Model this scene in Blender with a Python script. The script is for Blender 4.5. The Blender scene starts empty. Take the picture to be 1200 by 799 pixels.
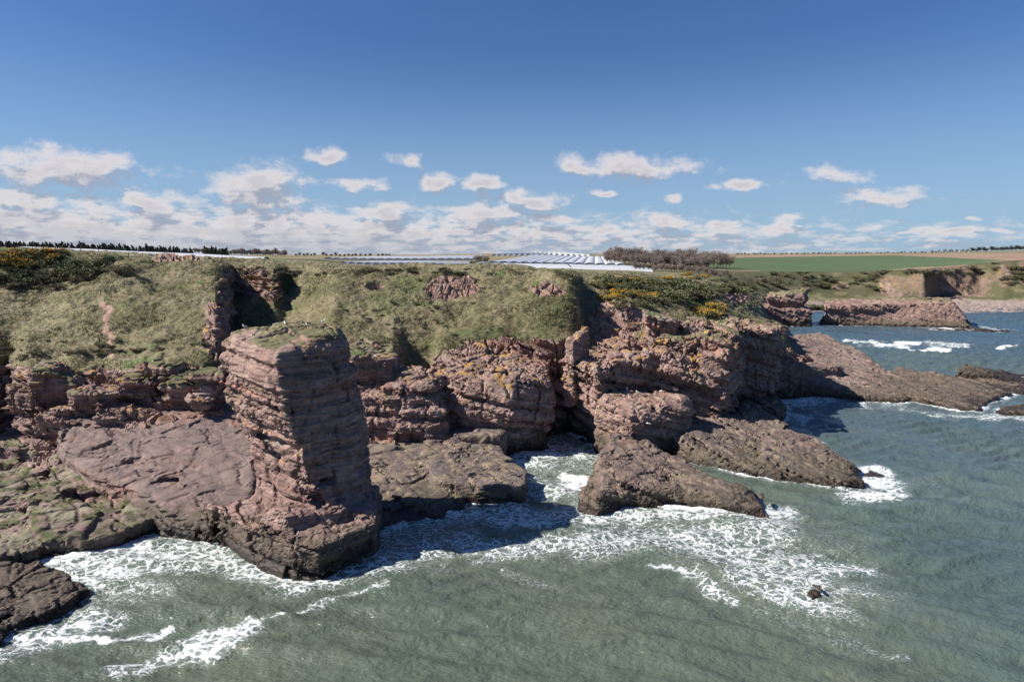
import bpy, math, random
import numpy as np
from mathutils import Vector
rng = np.random.default_rng(7)
random.seed(7)
F32 = np.float32
# ------------------------------------------------------------------ camera model
FPX, HZ, CAMZ = 800.0, 303.0, 32.0
PITCH = math.atan((399.5 - HZ) / FPX)
CP, SP = math.cos(PITCH), math.sin(PITCH)
def ray(px, py):
    cx = (np.asarray(px, float) - 600) / FPX; cy = (399.5 - np.asarray(py, float)) / FPX
    return cx, CP + cy * SP, -SP + cy * CP
def W(px, py, z=0.0):
    """ground position seen at a photograph point when it lies at height z"""
    dx, dy, dz = ray(px, py); t = (z - CAMZ) / dz
    return float(dx * t), float(dy * t)
def T(px, py, Y):
    """point seen at a photograph point when it lies at distance Y"""
    dx, dy, dz = ray(px, py); t = Y / dy
    return float(dx * t), float(Y), float(CAMZ + dz * t)
def zat(py, Y):
    return T(600, py, Y)[2]
def xat(px, Y, z=0.0):
    t = (Y * CP + (CAMZ - z) * SP)
    return (px - 600) / FPX * t
def to_px(X, Y, Z):
    """inverse of the above (used for laying out colour zones and foam on the plan)"""
    dz = Z - CAMZ
    depth = Y * CP - dz * SP
    up = Y * SP + dz * CP
    return 600 + FPX * X / depth, 399.5 - FPX * up / depth
# ------------------------------------------------------------------ noise
_T = rng.random((64, 64, 64)).astype(F32) * 2 - 1
_TF = _T.ravel()
def vnoise(x, y, z):
    xi = np.floor(x); yi = np.floor(y); zi = np.floor(z)
    fx = (x - xi).astype(F32); fy = (y - yi).astype(F32); fz = (z - zi).astype(F32)
    fx = fx*fx*fx*(fx*(fx*6-15)+10); fy = fy*fy*fy*(fy*(fy*6-15)+10); fz = fz*fz*fz*(fz*(fz*6-15)+10)
    xi = xi.astype(np.int32); yi = yi.astype(np.int32); zi = zi.astype(np.int32)
    x0 = (xi & 63) << 12; x1 = ((xi + 1) & 63) << 12
    y0 = (yi & 63) << 6; y1 = ((yi + 1) & 63) << 6
    z0 = zi & 63; z1 = (zi + 1) & 63
    g = lambda a: _TF[a]
    a = g(x0|y0|z0); b = g(x1|y0|z0); c = g(x0|y1|z0); d = g(x1|y1|z0)
    e = g(x0|y0|z1); f = g(x1|y0|z1); h = g(x0|y1|z1); i = g(x1|y1|z1)
    a += (b-a)*fx; c += (d-c)*fx; e += (f-e)*fx; h += (i-h)*fx
    a += (c-a)*fy; e += (h-e)*fy
    return a + (e-a)*fz
def fbm(x, y, z, octaves=4, gain=0.5):
    s = 0; amp = 1; tot = 0
    for o in range(octaves):
        s = s + amp * vnoise(x, y, z); tot += amp
        amp *= gain
        x, y, z = (0.8*x + 0.6*z)*2.03 + 11.3, y*2.07 + 5.1 + 0.21*x, (0.8*z - 0.6*x)*1.99 + 3.7
    return s / tot
def cells(x, y, z, seed=0, jit=0.8):
    """cellular noise: random value of the nearest cell, and distance to the border"""
    xi = np.floor(x - 0.5).astype(np.int32); yi = np.floor(y - 0.5).astype(np.int32); zi = np.floor(z - 0.5).astype(np.int32)
    f1 = np.full(x.shape, 9.0, F32); f2 = f1.copy(); val = np.zeros(x.shape, F32)
    for a in (0, 1):
        for b in (0, 1):
            for c in (0, 1):
                X = xi + a; Y = yi + b; Z = zi + c
                i0 = (((X + seed) & 63) << 12) | ((Y & 63) << 6) | (Z & 63)
                i1 = (((Y + 17) & 63) << 12) | ((Z & 63) << 6) | ((X + seed) & 63)
                i2 = (((Z + 31) & 63) << 12) | ((X & 63) << 6) | ((Y + seed) & 63)
                dx = X + 0.5 + _TF[i0]*0.5*jit - x; dy = Y + 0.5 + _TF[i1]*0.5*jit - y; dz = Z + 0.5 + _TF[i2]*0.5*jit - z
                d = np.sqrt(dx*dx + dy*dy + dz*dz).astype(F32)
                near = d < f1
                f2 = np.where(near, f1, np.minimum(f2, d))
                val = np.where(near, _TF[(i0 * 7 + 13) & 262143], val)
                f1 = np.where(near, d, f1)
    return val, f2 - f1
def sstep(a, b, x):
    t = np.clip((x - a) / (b - a), 0, 1); return t*t*(3-2*t)
_L = rng.random(4096).astype(F32) * 2 - 1
def layers(w, thick, seed, sharp=0.75):
    u = w / thick + 500 + seed
    i = np.floor(u).astype(np.int32); f = u - i
    a = _L[(i * 7 + seed) & 4095]; b = _L[((i + 1) * 7 + seed) & 4095]
    return a + (b - a) * sstep(sharp, 1.0, f)
def bed(P):
    x, y, z = P
    return z + 0.10*x + 0.22*np.logaddexp(0, (x+6)/5)*5 - 0.05*y + 0.9*fbm(x/17, y/17, z/17, 2)
def joints(P, w, s1, s2, s3, seed):
    """straight joint sets and bedding: value of the block a point lies in, and metres to the nearest joint"""
    x, y, z = P
    k = np.floor(w / s3 + 300).astype(np.int32)
    u = (0.8*x + 0.6*y) / s1 + 0.42*vnoise(x/7, y/7, z/7) + 0.10*vnoise(x/1.7, y/1.7, z/1.7) + _L[(k*13 + seed) & 4095]*0.45 + 300
    i = np.floor(u).astype(np.int32)
    v = (-0.6*x + 0.8*y) / s2 + 0.42*vnoise(x/7+9, y/7, z/7) + 0.10*vnoise(x/1.7+9, y/1.7, z/1.7) + _L[(i*5 + k*3 + seed) & 4095]*0.6 + 300
    j = np.floor(v).astype(np.int32)
    fu = u - i; fv = v - j
    e = np.minimum(np.minimum(fu, 1-fu)*s1, np.minimum(fv, 1-fv)*s2)
    gap = sstep(-0.15, 0.2, vnoise(x/3.1+20, y/3.1, z/3.1))
    return _L[(i*131 + j*57 + k*17 + seed) & 4095], e + 0.5*gap
def rock_coarse(P, a=1.0, crk=1.0):
    """lumps, big joint-bounded blocks and bedding ledges, metres outward"""
    x, y, z = P
    w = bed(P)
    m = 0.5 + 0.9*vnoise(x/7+4, y/7, z/7)
    qx = 1.6*fbm(x/6, y/6, z/6, 2); qy = 1.6*fbm(x/6+30, y/6, z/6, 2)
    v, e = cells((x+qx)/5.2, (y+qy)/5.2, w/2.3, 21)
    jv, je = joints(P, w + 0.4*vnoise(x/4, y/4, z/4), 4.0, 5.2, 2.1, 5)
    big = crk*0.50*v - crk*0.5*(1-sstep(0.0, 0.16, e)) + 0.72*jv
    vj, ej = cells((x+qx)/4.6+9, (y+qy)/4.6, z/15 + 0.1*x/4.6, 33)
    big = big - crk*1.0*(1-sstep(0.0, 0.085, ej)) + crk*0.3*vj
    soft = sstep(0.25, 0.55, layers(w, 0.8, 19, 0.55)) * sstep(-0.5, 0.1, vnoise(x/9, y/9, w/2.0))
    return a * (1.05*fbm(x/8, y/8, z/6, 3) + big + 0.6*layers(w, 1.7, 3, .88)*m + 0.34*layers(w, 0.62, 41, .8)*m + 0.30 - 1.15*soft)
def rock_fine(P, a=1.0, block=1.0):
    x, y, z = P
    w = bed(P)
    q = 0.5*fbm(x/2.1, y/2.1, z/2.1, 2)
    v, e = cells(x/2.3+q, y/2.3+q, w/1.1, 3)
    m = sstep(-0.35, 0.25, fbm(x/5+7, y/5, z/4, 2))
    jv, je = joints(P, w, 1.9, 2.6, 0.85, 91); jc, jd = joints(P, w + 0.4*vnoise(x/4, y/4, z/4), 4.0, 5.2, 2.1, 5)
    d = block*m*(0.20*v - 0.16*(1-sstep(0.0, 0.13, e))) + (.35+.65*m)*(0.24*jv - 0.20*(1-sstep(0.02, 0.20, je))) - 0.45*(1-sstep(0.04, 0.28, jd))
    v2, e2 = cells(x/0.9+q, y/0.9, w/0.42+q, 9)
    d = d + block*m*(0.09*v2 - 0.09*(1-sstep(0, 0.16, e2)))
    d = d + 0.22*layers(w, 0.34, 77, .8)*(.5+m) + 0.12*fbm(x/1.3, y/1.3, z/0.7, 3)
    return a * d
# ------------------------------------------------------------------ mesh helpers
COL = bpy.context.scene.collection
def mesh_obj(name, V, Fq, mats, parent=None, smooth=False, attrs=None, mi=None, tris=None):
    me = bpy.data.meshes.new(name)
    V = np.asarray(V, F32); Fq = np.asarray(Fq, np.int32)
    nq = len(Fq); k = Fq.shape[1] if nq else 4
    loops = Fq.ravel(); starts = np.arange(nq, dtype=np.int32) * k
    if tris is not None and len(tris):
        tris = np.asarray(tris, np.int32)
        starts = np.concatenate([starts, len(loops) + np.arange(len(tris), dtype=np.int32) * 3])
        loops = np.concatenate([loops, tris.ravel()])
    me.vertices.add(len(V)); me.vertices.foreach_set('co', V.ravel())
    me.loops.add(len(loops)); me.loops.foreach_set('vertex_index', loops.astype(np.int32))
    me.polygons.add(len(starts)); me.polygons.foreach_set('loop_start', starts.astype(np.int32))
    me.update(calc_edges=True)
    me.polygons.foreach_set('use_smooth', np.full(len(starts), smooth, bool))
    for m in (mats if isinstance(mats, (list, tuple)) else [mats]): me.materials.append(m)
    if mi is not None: me.polygons.foreach_set('material_index', np.asarray(mi, np.int32))
    for n, a in (attrs or {}).items():
        at = me.attributes.new(n, 'FLOAT', 'POINT'); at.data.foreach_set('value', np.asarray(a, F32))
    me.update(); me.validate()
    o = bpy.data.objects.new(name, me); COL.objects.link(o)
    if parent is not None: o.parent = parent
    return o
def tag(o, label=None, cat=None, group=None, kind=None):
    for k, v in (('label', label), ('category', cat), ('group', group), ('kind', kind)):
        if v: o[k] = v
    return o
def empty(name, loc, rz=0.0):
    o = bpy.data.objects.new(name, None); COL.objects.link(o)
    o.location = loc; o.rotation_euler = (0, 0, rz); o.empty_display_size = 0.2
    return o
def copy_tree(o, parent=None):
    c = o.copy(); COL.objects.link(c); c.parent = parent
    for ch in list(o.children): copy_tree(ch, c)
    return c
def grid_faces(nr, nc):
    i = np.arange((nr-1)*(nc-1)); r = i // (nc-1); c = i % (nc-1); a = r*nc + c
    return np.stack([a, a+1, a+nc+1, a+nc], 1)
def vnormals(V, Fq):
    a, b, c, d = (V[Fq[:, i]] for i in range(4))
    n = np.cross(c - a, d - b)
    N = np.zeros_like(V)
    for i in range(4): 
        for k in range(3): N[:, k] += np.bincount(Fq[:, i], n[:, k], len(V))
    return N / np.maximum(np.linalg.norm(N, axis=1, keepdims=True), 1e-9)
def surfnets(V, org, h):
    ins = V < 0
    nx, ny, nz = V.shape
    c = np.zeros((nx-1, ny-1, nz-1), np.int8)
    for a in (0, 1):
        for b in (0, 1):
            for d in (0, 1): c += ins[a:nx-1+a, b:ny-1+b, d:nz-1+d]
    act = (c > 0) & (c < 8)
    idx = np.full(c.shape, -1, np.int32); I, J, K = np.nonzero(act); idx[I, J, K] = np.arange(len(I))
    S = np.zeros((len(I), 3)); n = np.zeros(len(I))
    cor = [(a, b, d) for a in (0, 1) for b in (0, 1) for d in (0, 1)]
    val = {q: V[I+q[0], J+q[1], K+q[2]] for q in cor}
    for q in cor:
        for ax in range(3):
            if q[ax] == 0:
                r = list(q); r[ax] = 1; r = tuple(r)
                va, vb = val[q], val[r]; cr = (va < 0) != (vb < 0)
                t = np.where(cr, va / np.where(cr, va - vb, 1), 0)
                for k in range(3):
                    S[:, k] += np.where(cr, q[k] + (t if k == ax else 0), 0)
                n += cr
    S /= n[:, None]
    P = np.stack([I, J, K], 1) + S
    P = P * h + np.asarray(org)
    quads = []
    for ax in range(3):
        sl0 = [slice(1, -1)]*3; sl1 = [slice(1, -1)]*3
        sl0[ax] = slice(0, -1); sl1[ax] = slice(1, None)
        a = ins[tuple(sl0)]; b = ins[tuple(sl1)]
        for flip, m in ((0, a & ~b), (1, ~a & b)):
            i, j, k = np.nonzero(m)
            g = [i, j, k]
            for o in range(3):
                if o != ax: g[o] = g[o] + 1
            o1, o2 = [o for o in range(3) if o != ax]
            def at(d1, d2):
                q = [g[0].copy(), g[1].copy(), g[2].copy()]; q[o1] -= d1; q[o2] -= d2
                return idx[q[0], q[1], q[2]]
            Q = np.stack([at(1, 1), at(0, 1), at(0, 0), at(1, 0)], 1)
            if (flip == 1) != (ax == 1): Q = Q[:, ::-1]
            quads.append(Q)
    return P, np.concatenate(quads)
def poly_sd(poly, X, Y):
    """signed distance to a polygon, negative inside"""
    P = np.asarray(poly, float); n = len(P)
    d = np.full(X.shape, 1e18); s = np.zeros(X.shape, bool)
    for i in range(n):
        ax, ay = P[i]; bx, by = P[(i+1) % n]
        ex, ey = bx-ax, by-ay; wx, wy = X-ax, Y-ay
        t = np.clip((wx*ex + wy*ey) / (ex*ex+ey*ey+1e-12), 0, 1)
        d = np.minimum(d, (wx-ex*t)**2 + (wy-ey*t)**2)
        cnd = (ay > Y) != (by > Y)
        xc = ax + (Y-ay) / (by-ay if by != ay else 1e-9) * ex
        s ^= cnd & (X < xc)
    d = np.sqrt(d)
    return np.where(s, -d, d)
def smin(a, b, k):
    h = np.clip(0.5 + 0.5*(b-a)/k, 0, 1); return b*(1-h) + a*h - k*h*(1-h)
def plane(pts):
    q = np.array(pts, float); c = q.mean(0)
    if len(pts) < 3: return (0.0, 0.0, float(c[2]))
    A = q[:, :2] - c[:2]; g = np.linalg.solve(A.T @ A + np.eye(2) * 12 * len(pts) / 3, A.T @ (q[:, 2] - c[2]))
    return (g[0], g[1], c[2] - g @ c[:2])
ROCK_FOOT = []      # plan outlines at the waterline, for the surf
def block(poly, top, prof=((-3, 1.0), (30, 0.0)), k=0.7, bottom=-2.5):
    return dict(poly=np.array(poly, float), top=plane(top) if not isinstance(top, (int, float)) else (0, 0, float(top)), prof=prof, k=k, bottom=bottom)
def build_rock(name, blocks, h, mat, label, cat, coarse=1.0, fine=1.0, blk=1.0, cuts=(), group=None, foot=True, blend=0.6, grass=None, crk=1.0):
    lo = np.min([b['poly'].min(0) for b in blocks], 0) - 4.5
    hi = np.max([b['poly'].max(0) for b in blocks], 0) + 4.5
    tz = max(max(b['top'][0]*p[0] + b['top'][1]*p[1] + b['top'][2] for p in b['poly']) for b in blocks) + 3.0
    bz = min(b['bottom'] for b in blocks) - 1.0
    xs = np.arange(lo[0], hi[0], h); ys = np.arange(lo[1], hi[1], h); zs = np.arange(bz, tz, h)
    X2, Y2 = np.meshgrid(xs, ys, indexing='ij')
    D = np.full((len(xs), len(ys), len(zs)), 9.0, F32)
    for b in blocks:
        pz = [p[0] for p in b['prof']]
        off = np.interp(zs, pz, [p[1] for p in b['prof']])
        sx = np.interp(zs, pz, [p[2] if len(p) > 2 else 0 for p in b['prof']])
        sy = np.interp(zs, pz, [p[3] if len(p) > 2 else 0 for p in b['prof']])
        top = b['top'][0]*X2 + b['top'][1]*Y2 + b['top'][2]
        shifted = np.ptp(sx) + np.ptp(sy) > 0
        d2 = poly_sd(b['poly'], X2, Y2)
        for i, z in enumerate(zs):
            if shifted and (i % 3 == 0): d2 = poly_sd(b['poly'], X2 - sx[i], Y2 - sy[i])
            d = -smin(-(d2 - off[i]), -(z - top), b['k'])
            d = np.maximum(d, b['bottom'] - z)
            D[:, :, i] = smin(D[:, :, i], d.astype(F32), blend)
        if foot:
            o0 = float(np.interp(0, pz, [p[1] for p in b['prof']]))
            s0 = (float(np.interp(0, pz, [p[2] if len(p) > 2 else 0 for p in b['prof']])), float(np.interp(0, pz, [p[3] if len(p) > 2 else 0 for p in b['prof']])))
            ROCK_FOOT.append((b['poly'] + np.array(s0), o0))
    for cx, cy, cz, rx, ry, rz in cuts:      # hollows and caves
        for i, z in enumerate(zs):
            if abs(z - cz) < rz + 2:
                e = (np.sqrt(((X2-cx)/rx)**2 + ((Y2-cy)/ry)**2 + ((z-cz)/rz)**2) - 1) * min(rx, ry, rz)
                D[:, :, i] = -smin(-D[:, :, i], e.astype(F32), 0.5)
    I = np.nonzero(np.abs(D) < 2.6)
    P = (xs[I[0]].astype(F32), ys[I[1]].astype(F32), zs[I[2]].astype(F32))
    D[I] -= rock_coarse(P, coarse * 0.62, crk).astype(F32)
    D[0] = D[-1] = 5; D[:, 0] = D[:, -1] = 5; D[:, :, 0] = D[:, :, -1] = 5
    V, Q = surfnets(D, (lo[0], lo[1], bz), h)
    N = vnormals(V, Q)
    V += N * (rock_fine(tuple(V.T.astype(F32)), fine * 0.62, blk)[:, None])
    N = vnormals(V, Q)
    g = np.zeros(len(V))
    if grass is not None:
        zmin, lo_n = grass
        nn = 0.5 * fbm(V[:, 0]/3.0, V[:, 1]/3.0, V[:, 2]/3.0, 3)
        g = sstep(-0.1, 0.1, V[:, 2] - zmin + 4*nn) * sstep(lo_n - 0.08, lo_n + 0.08, N[:, 2] + nn)
    base = V.mean(0); base[2] = 0
    o = mesh_obj(name, V - base, Q, mat, attrs={'grass': g}, smooth=False)
    o.location = base
    tag(o, label, cat, group)
    o['_n'] = 0; del o['_n']
    return o, V, N, g
# ------------------------------------------------------------------ materials
GAIN = 0.86
class NT:
    def __init__(s, tree): s.t = tree; s.n = tree.nodes; s.l = tree.links
    def node(s, typ, **kw):
        n = s.n.new(typ)
        for k, v in kw.items(): setattr(n, k, v)
        return n
    def put(s, sock, v):
        if isinstance(v, bpy.types.NodeSocket): s.l.new(v, sock)
        elif v is not None:
            if isinstance(v, (tuple, list)) and len(v) == 3 and sock.type == 'RGBA': v = (*v, 1)
            sock.default_value = v
    def math(s, op, a, b=None, c=None, clamp=False):
        n = s.node('ShaderNodeMath', operation=op, use_clamp=clamp)
        s.put(n.inputs[0], a); s.put(n.inputs[1], b)
        if c is not None: s.put(n.inputs[2], c)
        return n.outputs[0]
    def vmath(s, op, a, b=None):
        n = s.node('ShaderNodeVectorMath', operation=op)
        s.put(n.inputs[0], a)
        if b is not None: s.put(n.inputs[3] if op == 'SCALE' else n.inputs[1], b)
        return n.outputs[1] if op in ('LENGTH', 'DOT_PRODUCT', 'DISTANCE') else n.outputs[0]
    def noise(s, vec, scale, detail=4, rough=0.55, dist=0.0, color=False):
        n = s.node('ShaderNodeTexNoise'); s.put(n.inputs['Vector'], vec)
        n.inputs['Scale'].default_value = scale; n.inputs['Detail'].default_value = detail
        n.inputs['Roughness'].default_value = rough; n.inputs['Distortion'].default_value = dist
        return n.outputs[1 if color else 0]
    def voro(s, vec, scale, feature='F1', out=0, rand=1.0):
        n = s.node('ShaderNodeTexVoronoi', feature=feature); s.put(n.inputs['Vector'], vec)
        n.inputs['Scale'].default_value = scale; n.inputs['Randomness'].default_value = rand
        return n.outputs[out]
    def ramp(s, fac, stops, interp='LINEAR'):
        n = s.node('ShaderNodeValToRGB'); r = n.color_ramp; r.interpolation = interp
        while len(r.elements) < len(stops): r.elements.new(0.5)
        for e, (p, c) in zip(r.elements, stops):
            e.position = p; e.color = (*c, 1) if not isinstance(c, (int, float)) else (c, c, c, 1)
        s.put(n.inputs[0], fac); return n.outputs[0]
    def mix(s, fac, a, b, mode='MIX'):
        n = s.node('ShaderNodeMix', data_type='RGBA', blend_type=mode)
        s.put(n.inputs[0], fac); s.put(n.inputs[6], a); s.put(n.inputs[7], b); return n.outputs[2]
    def maprange(s, v, a, b, c=0.0, d=1.0, smooth=True):
        n = s.node('ShaderNodeMapRange', interpolation_type='SMOOTHSTEP' if smooth else 'LINEAR')
        for i, q in enumerate((v, a, b, c, d)): s.put(n.inputs[i], q)
        return n.outputs[0]
    def attr(s, name):
        n = s.node('ShaderNodeAttribute', attribute_name=name); return n.outputs['Fac']
    def mapping(s, vec, scale, rot=(0, 0, 0)):
        n = s.node('ShaderNodeMapping'); s.put(n.inputs[0], vec); n.inputs[3].default_value = scale; n.inputs[2].default_value = rot
        return n.outputs[0]
    def bump(s, h, strength=0.5, dist=0.1, normal=None):
        n = s.node('ShaderNodeBump'); s.put(n.inputs['Height'], h); s.put(n.inputs['Strength'], strength)
        n.inputs['Distance'].default_value = dist
        if normal is not None: s.put(n.inputs['Normal'], normal)
        return n.outputs[0]
def new_mat(name):
    m = bpy.data.materials.new(name); m.use_nodes = True
    t = NT(m.node_tree); t.n.clear()
    out = t.node('ShaderNodeOutputMaterial'); b = t.node('ShaderNodeBsdfPrincipled')
    t.l.new(b.outputs[0], out.inputs[0])
    b.inputs['Specular IOR Level'].default_value = 0.25
    return m, t, b
def simple_mat(name, color, rough=0.8, spec=0.25, var=0.0, scale=3.0, two=False):
    m, t, b = new_mat(name)
    g = t.node('ShaderNodeNewGeometry')
    if var:
        n = t.noise(g.outputs['Position'], scale, 3)
        c = t.mix(t.maprange(n, 0.35, 0.65), tuple(x*(1-var) for x in color), tuple(min(1, x*(1+var)) for x in color))
        t.put(b.inputs['Base Color'], c)
    else: b.inputs['Base Color'].default_value = (*color, 1)
    b.inputs['Roughness'].default_value = rough; b.inputs['Specular IOR Level'].default_value = spec
    return m
def grass_color(t, P):
    """olive, straw and darker heath patches"""
    n1 = t.noise(P, 0.055, 5, 0.6); n2 = t.noise(P, 0.38, 4, 0.65); n3 = t.noise(P, 2.2, 3, 0.65)
    base = t.ramp(n1, [(0.34, (0.072, 0.084, 0.034)), (0.45, (0.145, 0.130, 0.066)), (0.56, (0.205, 0.176, 0.104)), (0.66, (0.100, 0.112, 0.044))])
    base = t.mix(t.maprange(n2, 0.54, 0.68, 0, 0.55), base, (0.095, 0.092, 0.050))
    base = t.mix(t.maprange(n2, 0.45, 0.34, 0, 0.45), base, (0.25, 0.215, 0.135))
    base = t.mix(t.maprange(n3, 0.52, 0.66, 0, 0.6), base, (0.055, 0.050, 0.032))
    base = t.mix(t.maprange(n3, 0.44, 0.32, 0, 0.6), base, (0.24, 0.21, 0.13))
    base = t.mix(t.maprange(t.noise(t.vmath('ADD', P, (5, 17, 3)), 0.2, 5, 0.7), 0.56, 0.66, 0, 0.55), base, (0.13, 0.085, 0.058))
    gp = t.noise(t.vmath('ADD', P, (31, 7, 3)), 0.12, 3)
    base = t.mix(t.maprange(gp, 0.62, 0.68, 0, 0.6), base, (0.07, 0.14, 0.03))
    return base, n2, n3
def rock_mat(name, tide=2.0, lichen=0.5, dark=0.0, algae=0.0, guano=0.2, grey=0.0, tidesoft=1.6, grass=True, tan=0.0):
    m, t, b = new_mat(name)
    g = t.node('ShaderNodeNewGeometry'); P = g.outputs['Position']
    sep = t.node('ShaderNodeSeparateXYZ'); t.put(sep.inputs[0], P)
    nrm = t.node('ShaderNodeSeparateXYZ'); t.put(nrm.inputs[0], g.outputs['True Normal'])
    x, y, z = sep.outputs
    big = t.noise(P, 0.11, 4, 0.55); med = t.noise(P, 0.7, 5, 0.6); fin = t.noise(P, 4.5, 4, 0.65)
    dip = t.math('MULTIPLY', t.math('LOGARITHM', t.math('ADD', t.math('EXPONENT', t.math('MULTIPLY', t.math('ADD', x, 6.0), 0.2)), 1.0), 2.71828), 1.1)
    w = t.math('ADD', z, t.math('ADD', t.math('MULTIPLY', x, 0.10), t.math('ADD', t.math('MULTIPLY', y, -0.05), t.math('ADD', dip, t.math('MULTIPLY', big, 1.6)))))
    cmb = t.node('ShaderNodeCombineXYZ')
    t.put(cmb.inputs[0], t.math('MULTIPLY', x, 0.05)); t.put(cmb.inputs[1], t.math('MULTIPLY', y, 0.05)); t.put(cmb.inputs[2], w)
    band = t.noise(cmb.outputs[0], 1.1, 4, 0.7)
    fband = t.noise(cmb.outputs[0], 5.0, 3, 0.7)
    f = t.math('ADD', t.math('MULTIPLY', band, 0.45), t.math('ADD', t.math('MULTIPLY', med, 0.35), t.math('MULTIPLY', big, 0.2)))
    col = t.ramp(f, [(0.36, (0.105, 0.072, 0.066)), (0.44, (0.225, 0.145, 0.125)), (0.50, (0.310, 0.198, 0.168)), (0.56, (0.390, 0.268, 0.228)), (0.66, (0.48, 0.385, 0.34))])
    # iron-red seams
    col = t.mix(t.maprange(t.noise(cmb.outputs[0], 0.55, 2), 0.60, 0.68, 0, 0.6), col, (0.36, 0.155, 0.10))
    col = t.mix(t.maprange(fband, 0.52, 0.66, 0, 0.7), col, (0.10, 0.058, 0.052))
    col = t.mix(t.maprange(fband, 0.44, 0.32, 0, 0.35), col, (0.44, 0.32, 0.28))
    col = t.mix(t.maprange(fin, 0.55, 0.72, 0, 0.5), col, (0.075, 0.055, 0.05))
    if grey: col = t.mix(t.math('MULTIPLY', t.maprange(t.noise(P, 0.2, 4), 0.25, 0.5), grey), col, t.mix(med, (0.095, 0.08, 0.075), (0.17, 0.145, 0.135)))
    if dark: col = t.mix(dark, col, (0.06, 0.048, 0.042))
    if tan: col = t.mix(t.math('MULTIPLY', t.maprange(med, 0.45, 0.62), tan), col, (0.34, 0.27, 0.16))
    # lichen on the upper, sunny beds
    up = t.maprange(nrm.outputs[2], 0.25, 0.75)
    ln = t.noise(P, 0.33, 5, 0.7)
    if lichen:
        lz = t.maprange(z, 6.0, 13.0)
        lm = t.math('MULTIPLY', t.math('MULTIPLY', t.maprange(ln, 0.535, 0.585), up), lz)
        col = t.mix(t.math('MULTIPLY', lm, lichen), col, t.ramp(fin, [(0.35, (0.20, 0.15, 0.05)), (0.55, (0.58, 0.30, 0.05)), (0.7, (0.36, 0.31, 0.13))]))
        l2 = t.math('MULTIPLY', t.maprange(med, 0.50, 0.62), up)
        col = t.mix(t.math('MULTIPLY', t.math('MULTIPLY', l2, lz), 0.6*min(1, lichen*1.5)), col, (0.19, 0.185, 0.10))
    if guano:
        gz = t.maprange(t.noise(P, 3.2, 3, 0.7), 0.66, 0.70)
        gz = t.math('MULTIPLY', gz, t.maprange(big, 0.5, 0.6))
        col = t.mix(t.math('MULTIPLY', gz, guano), col, (0.62, 0.60, 0.56))
    if algae:
        am = t.math('MULTIPLY', t.maprange(t.noise(P, 0.5, 5, 0.65), 0.42, 0.58), up)
        col = t.mix(t.math('MULTIPLY', am, algae), col, t.ramp(med, [(0.35, (0.032, 0.05, 0.012)), (0.55, (0.085, 0.115, 0.03)), (0.7, (0.20, 0.21, 0.07))]))
        col = t.mix(t.math('MULTIPLY', t.maprange(t.noise(P, 0.28, 4), 0.50, 0.60), algae*0.8), col, (0.30, 0.265, 0.19))
    # the band the tide wets: barnacled grey-brown above, weed-dark below
    tz = t.math('ADD', z, t.math('MULTIPLY', t.math('SUBTRACT', med, 0.5), 2.2))
    col = t.mix(t.maprange(tz, tide + tidesoft*1.3, tide, 0, 0.80), col, t.mix(t.maprange(fin, .35, .65), (0.060, 0.050, 0.036), (0.15, 0.12, 0.085)))
    col = t.mix(t.maprange(tz, tide*0.85, tide*0.35, 0, 0.93), col, t.mix(t.maprange(fin, .4, .7), (0.016, 0.013, 0.010), (0.085, 0.055, 0.042)))
    col = t.mix(1.0, col, (GAIN,)*3, 'MULTIPLY')
    rough = t.maprange(tz, 0.1, tide + 0.4, 0.38, 0.88)
    # relief
    hb = t.math('ADD', t.math('MULTIPLY', t.noise(cmb.outputs[0], 3.2, 4, 0.7), 0.55), t.math('MULTIPLY', t.noise(P, 2.6, 5, 0.68), 0.6))
    nb = t.bump(hb, 0.8, 0.24)
    crack = t.voro(t.vmath('ADD', t.mapping(P, (0.5, 0.5, 1.3)), t.vmath('SCALE', t.noise(P, 0.8, 3, color=True), 0.9)), 0.55, 'DISTANCE_TO_EDGE')
    ckm = t.maprange(t.noise(P, 0.35, 3), 0.5, 0.62)
    ck = t.math('SUBTRACT', 1.0, t.math('MULTIPLY', ckm, t.maprange(crack, 0.022, 0.0)))
    nb = t.bump(ck, 0.5, 0.25, nb)
    col = t.mix(t.math('MULTIPLY', ckm, t.maprange(crack, 0.0, 0.016, 0.5, 0.0)), col, (0.03, 0.024, 0.02))
    if grass:
        gc, n2, n3 = grass_color(t, P)
        gf = t.math('ADD', t.attr('grass'), t.math('MULTIPLY', t.math('SUBTRACT', fin, 0.5), 0.8))
        gf = t.maprange(gf, 0.38, 0.62)
        col = t.mix(gf, col, gc)
        rough = t.math('MAXIMUM', rough, t.math('MULTIPLY', gf, 0.95))
    t.put(b.inputs['Base Color'], col); t.put(b.inputs['Roughness'], rough); t.put(b.inputs['Normal'], nb)
    return m
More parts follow.
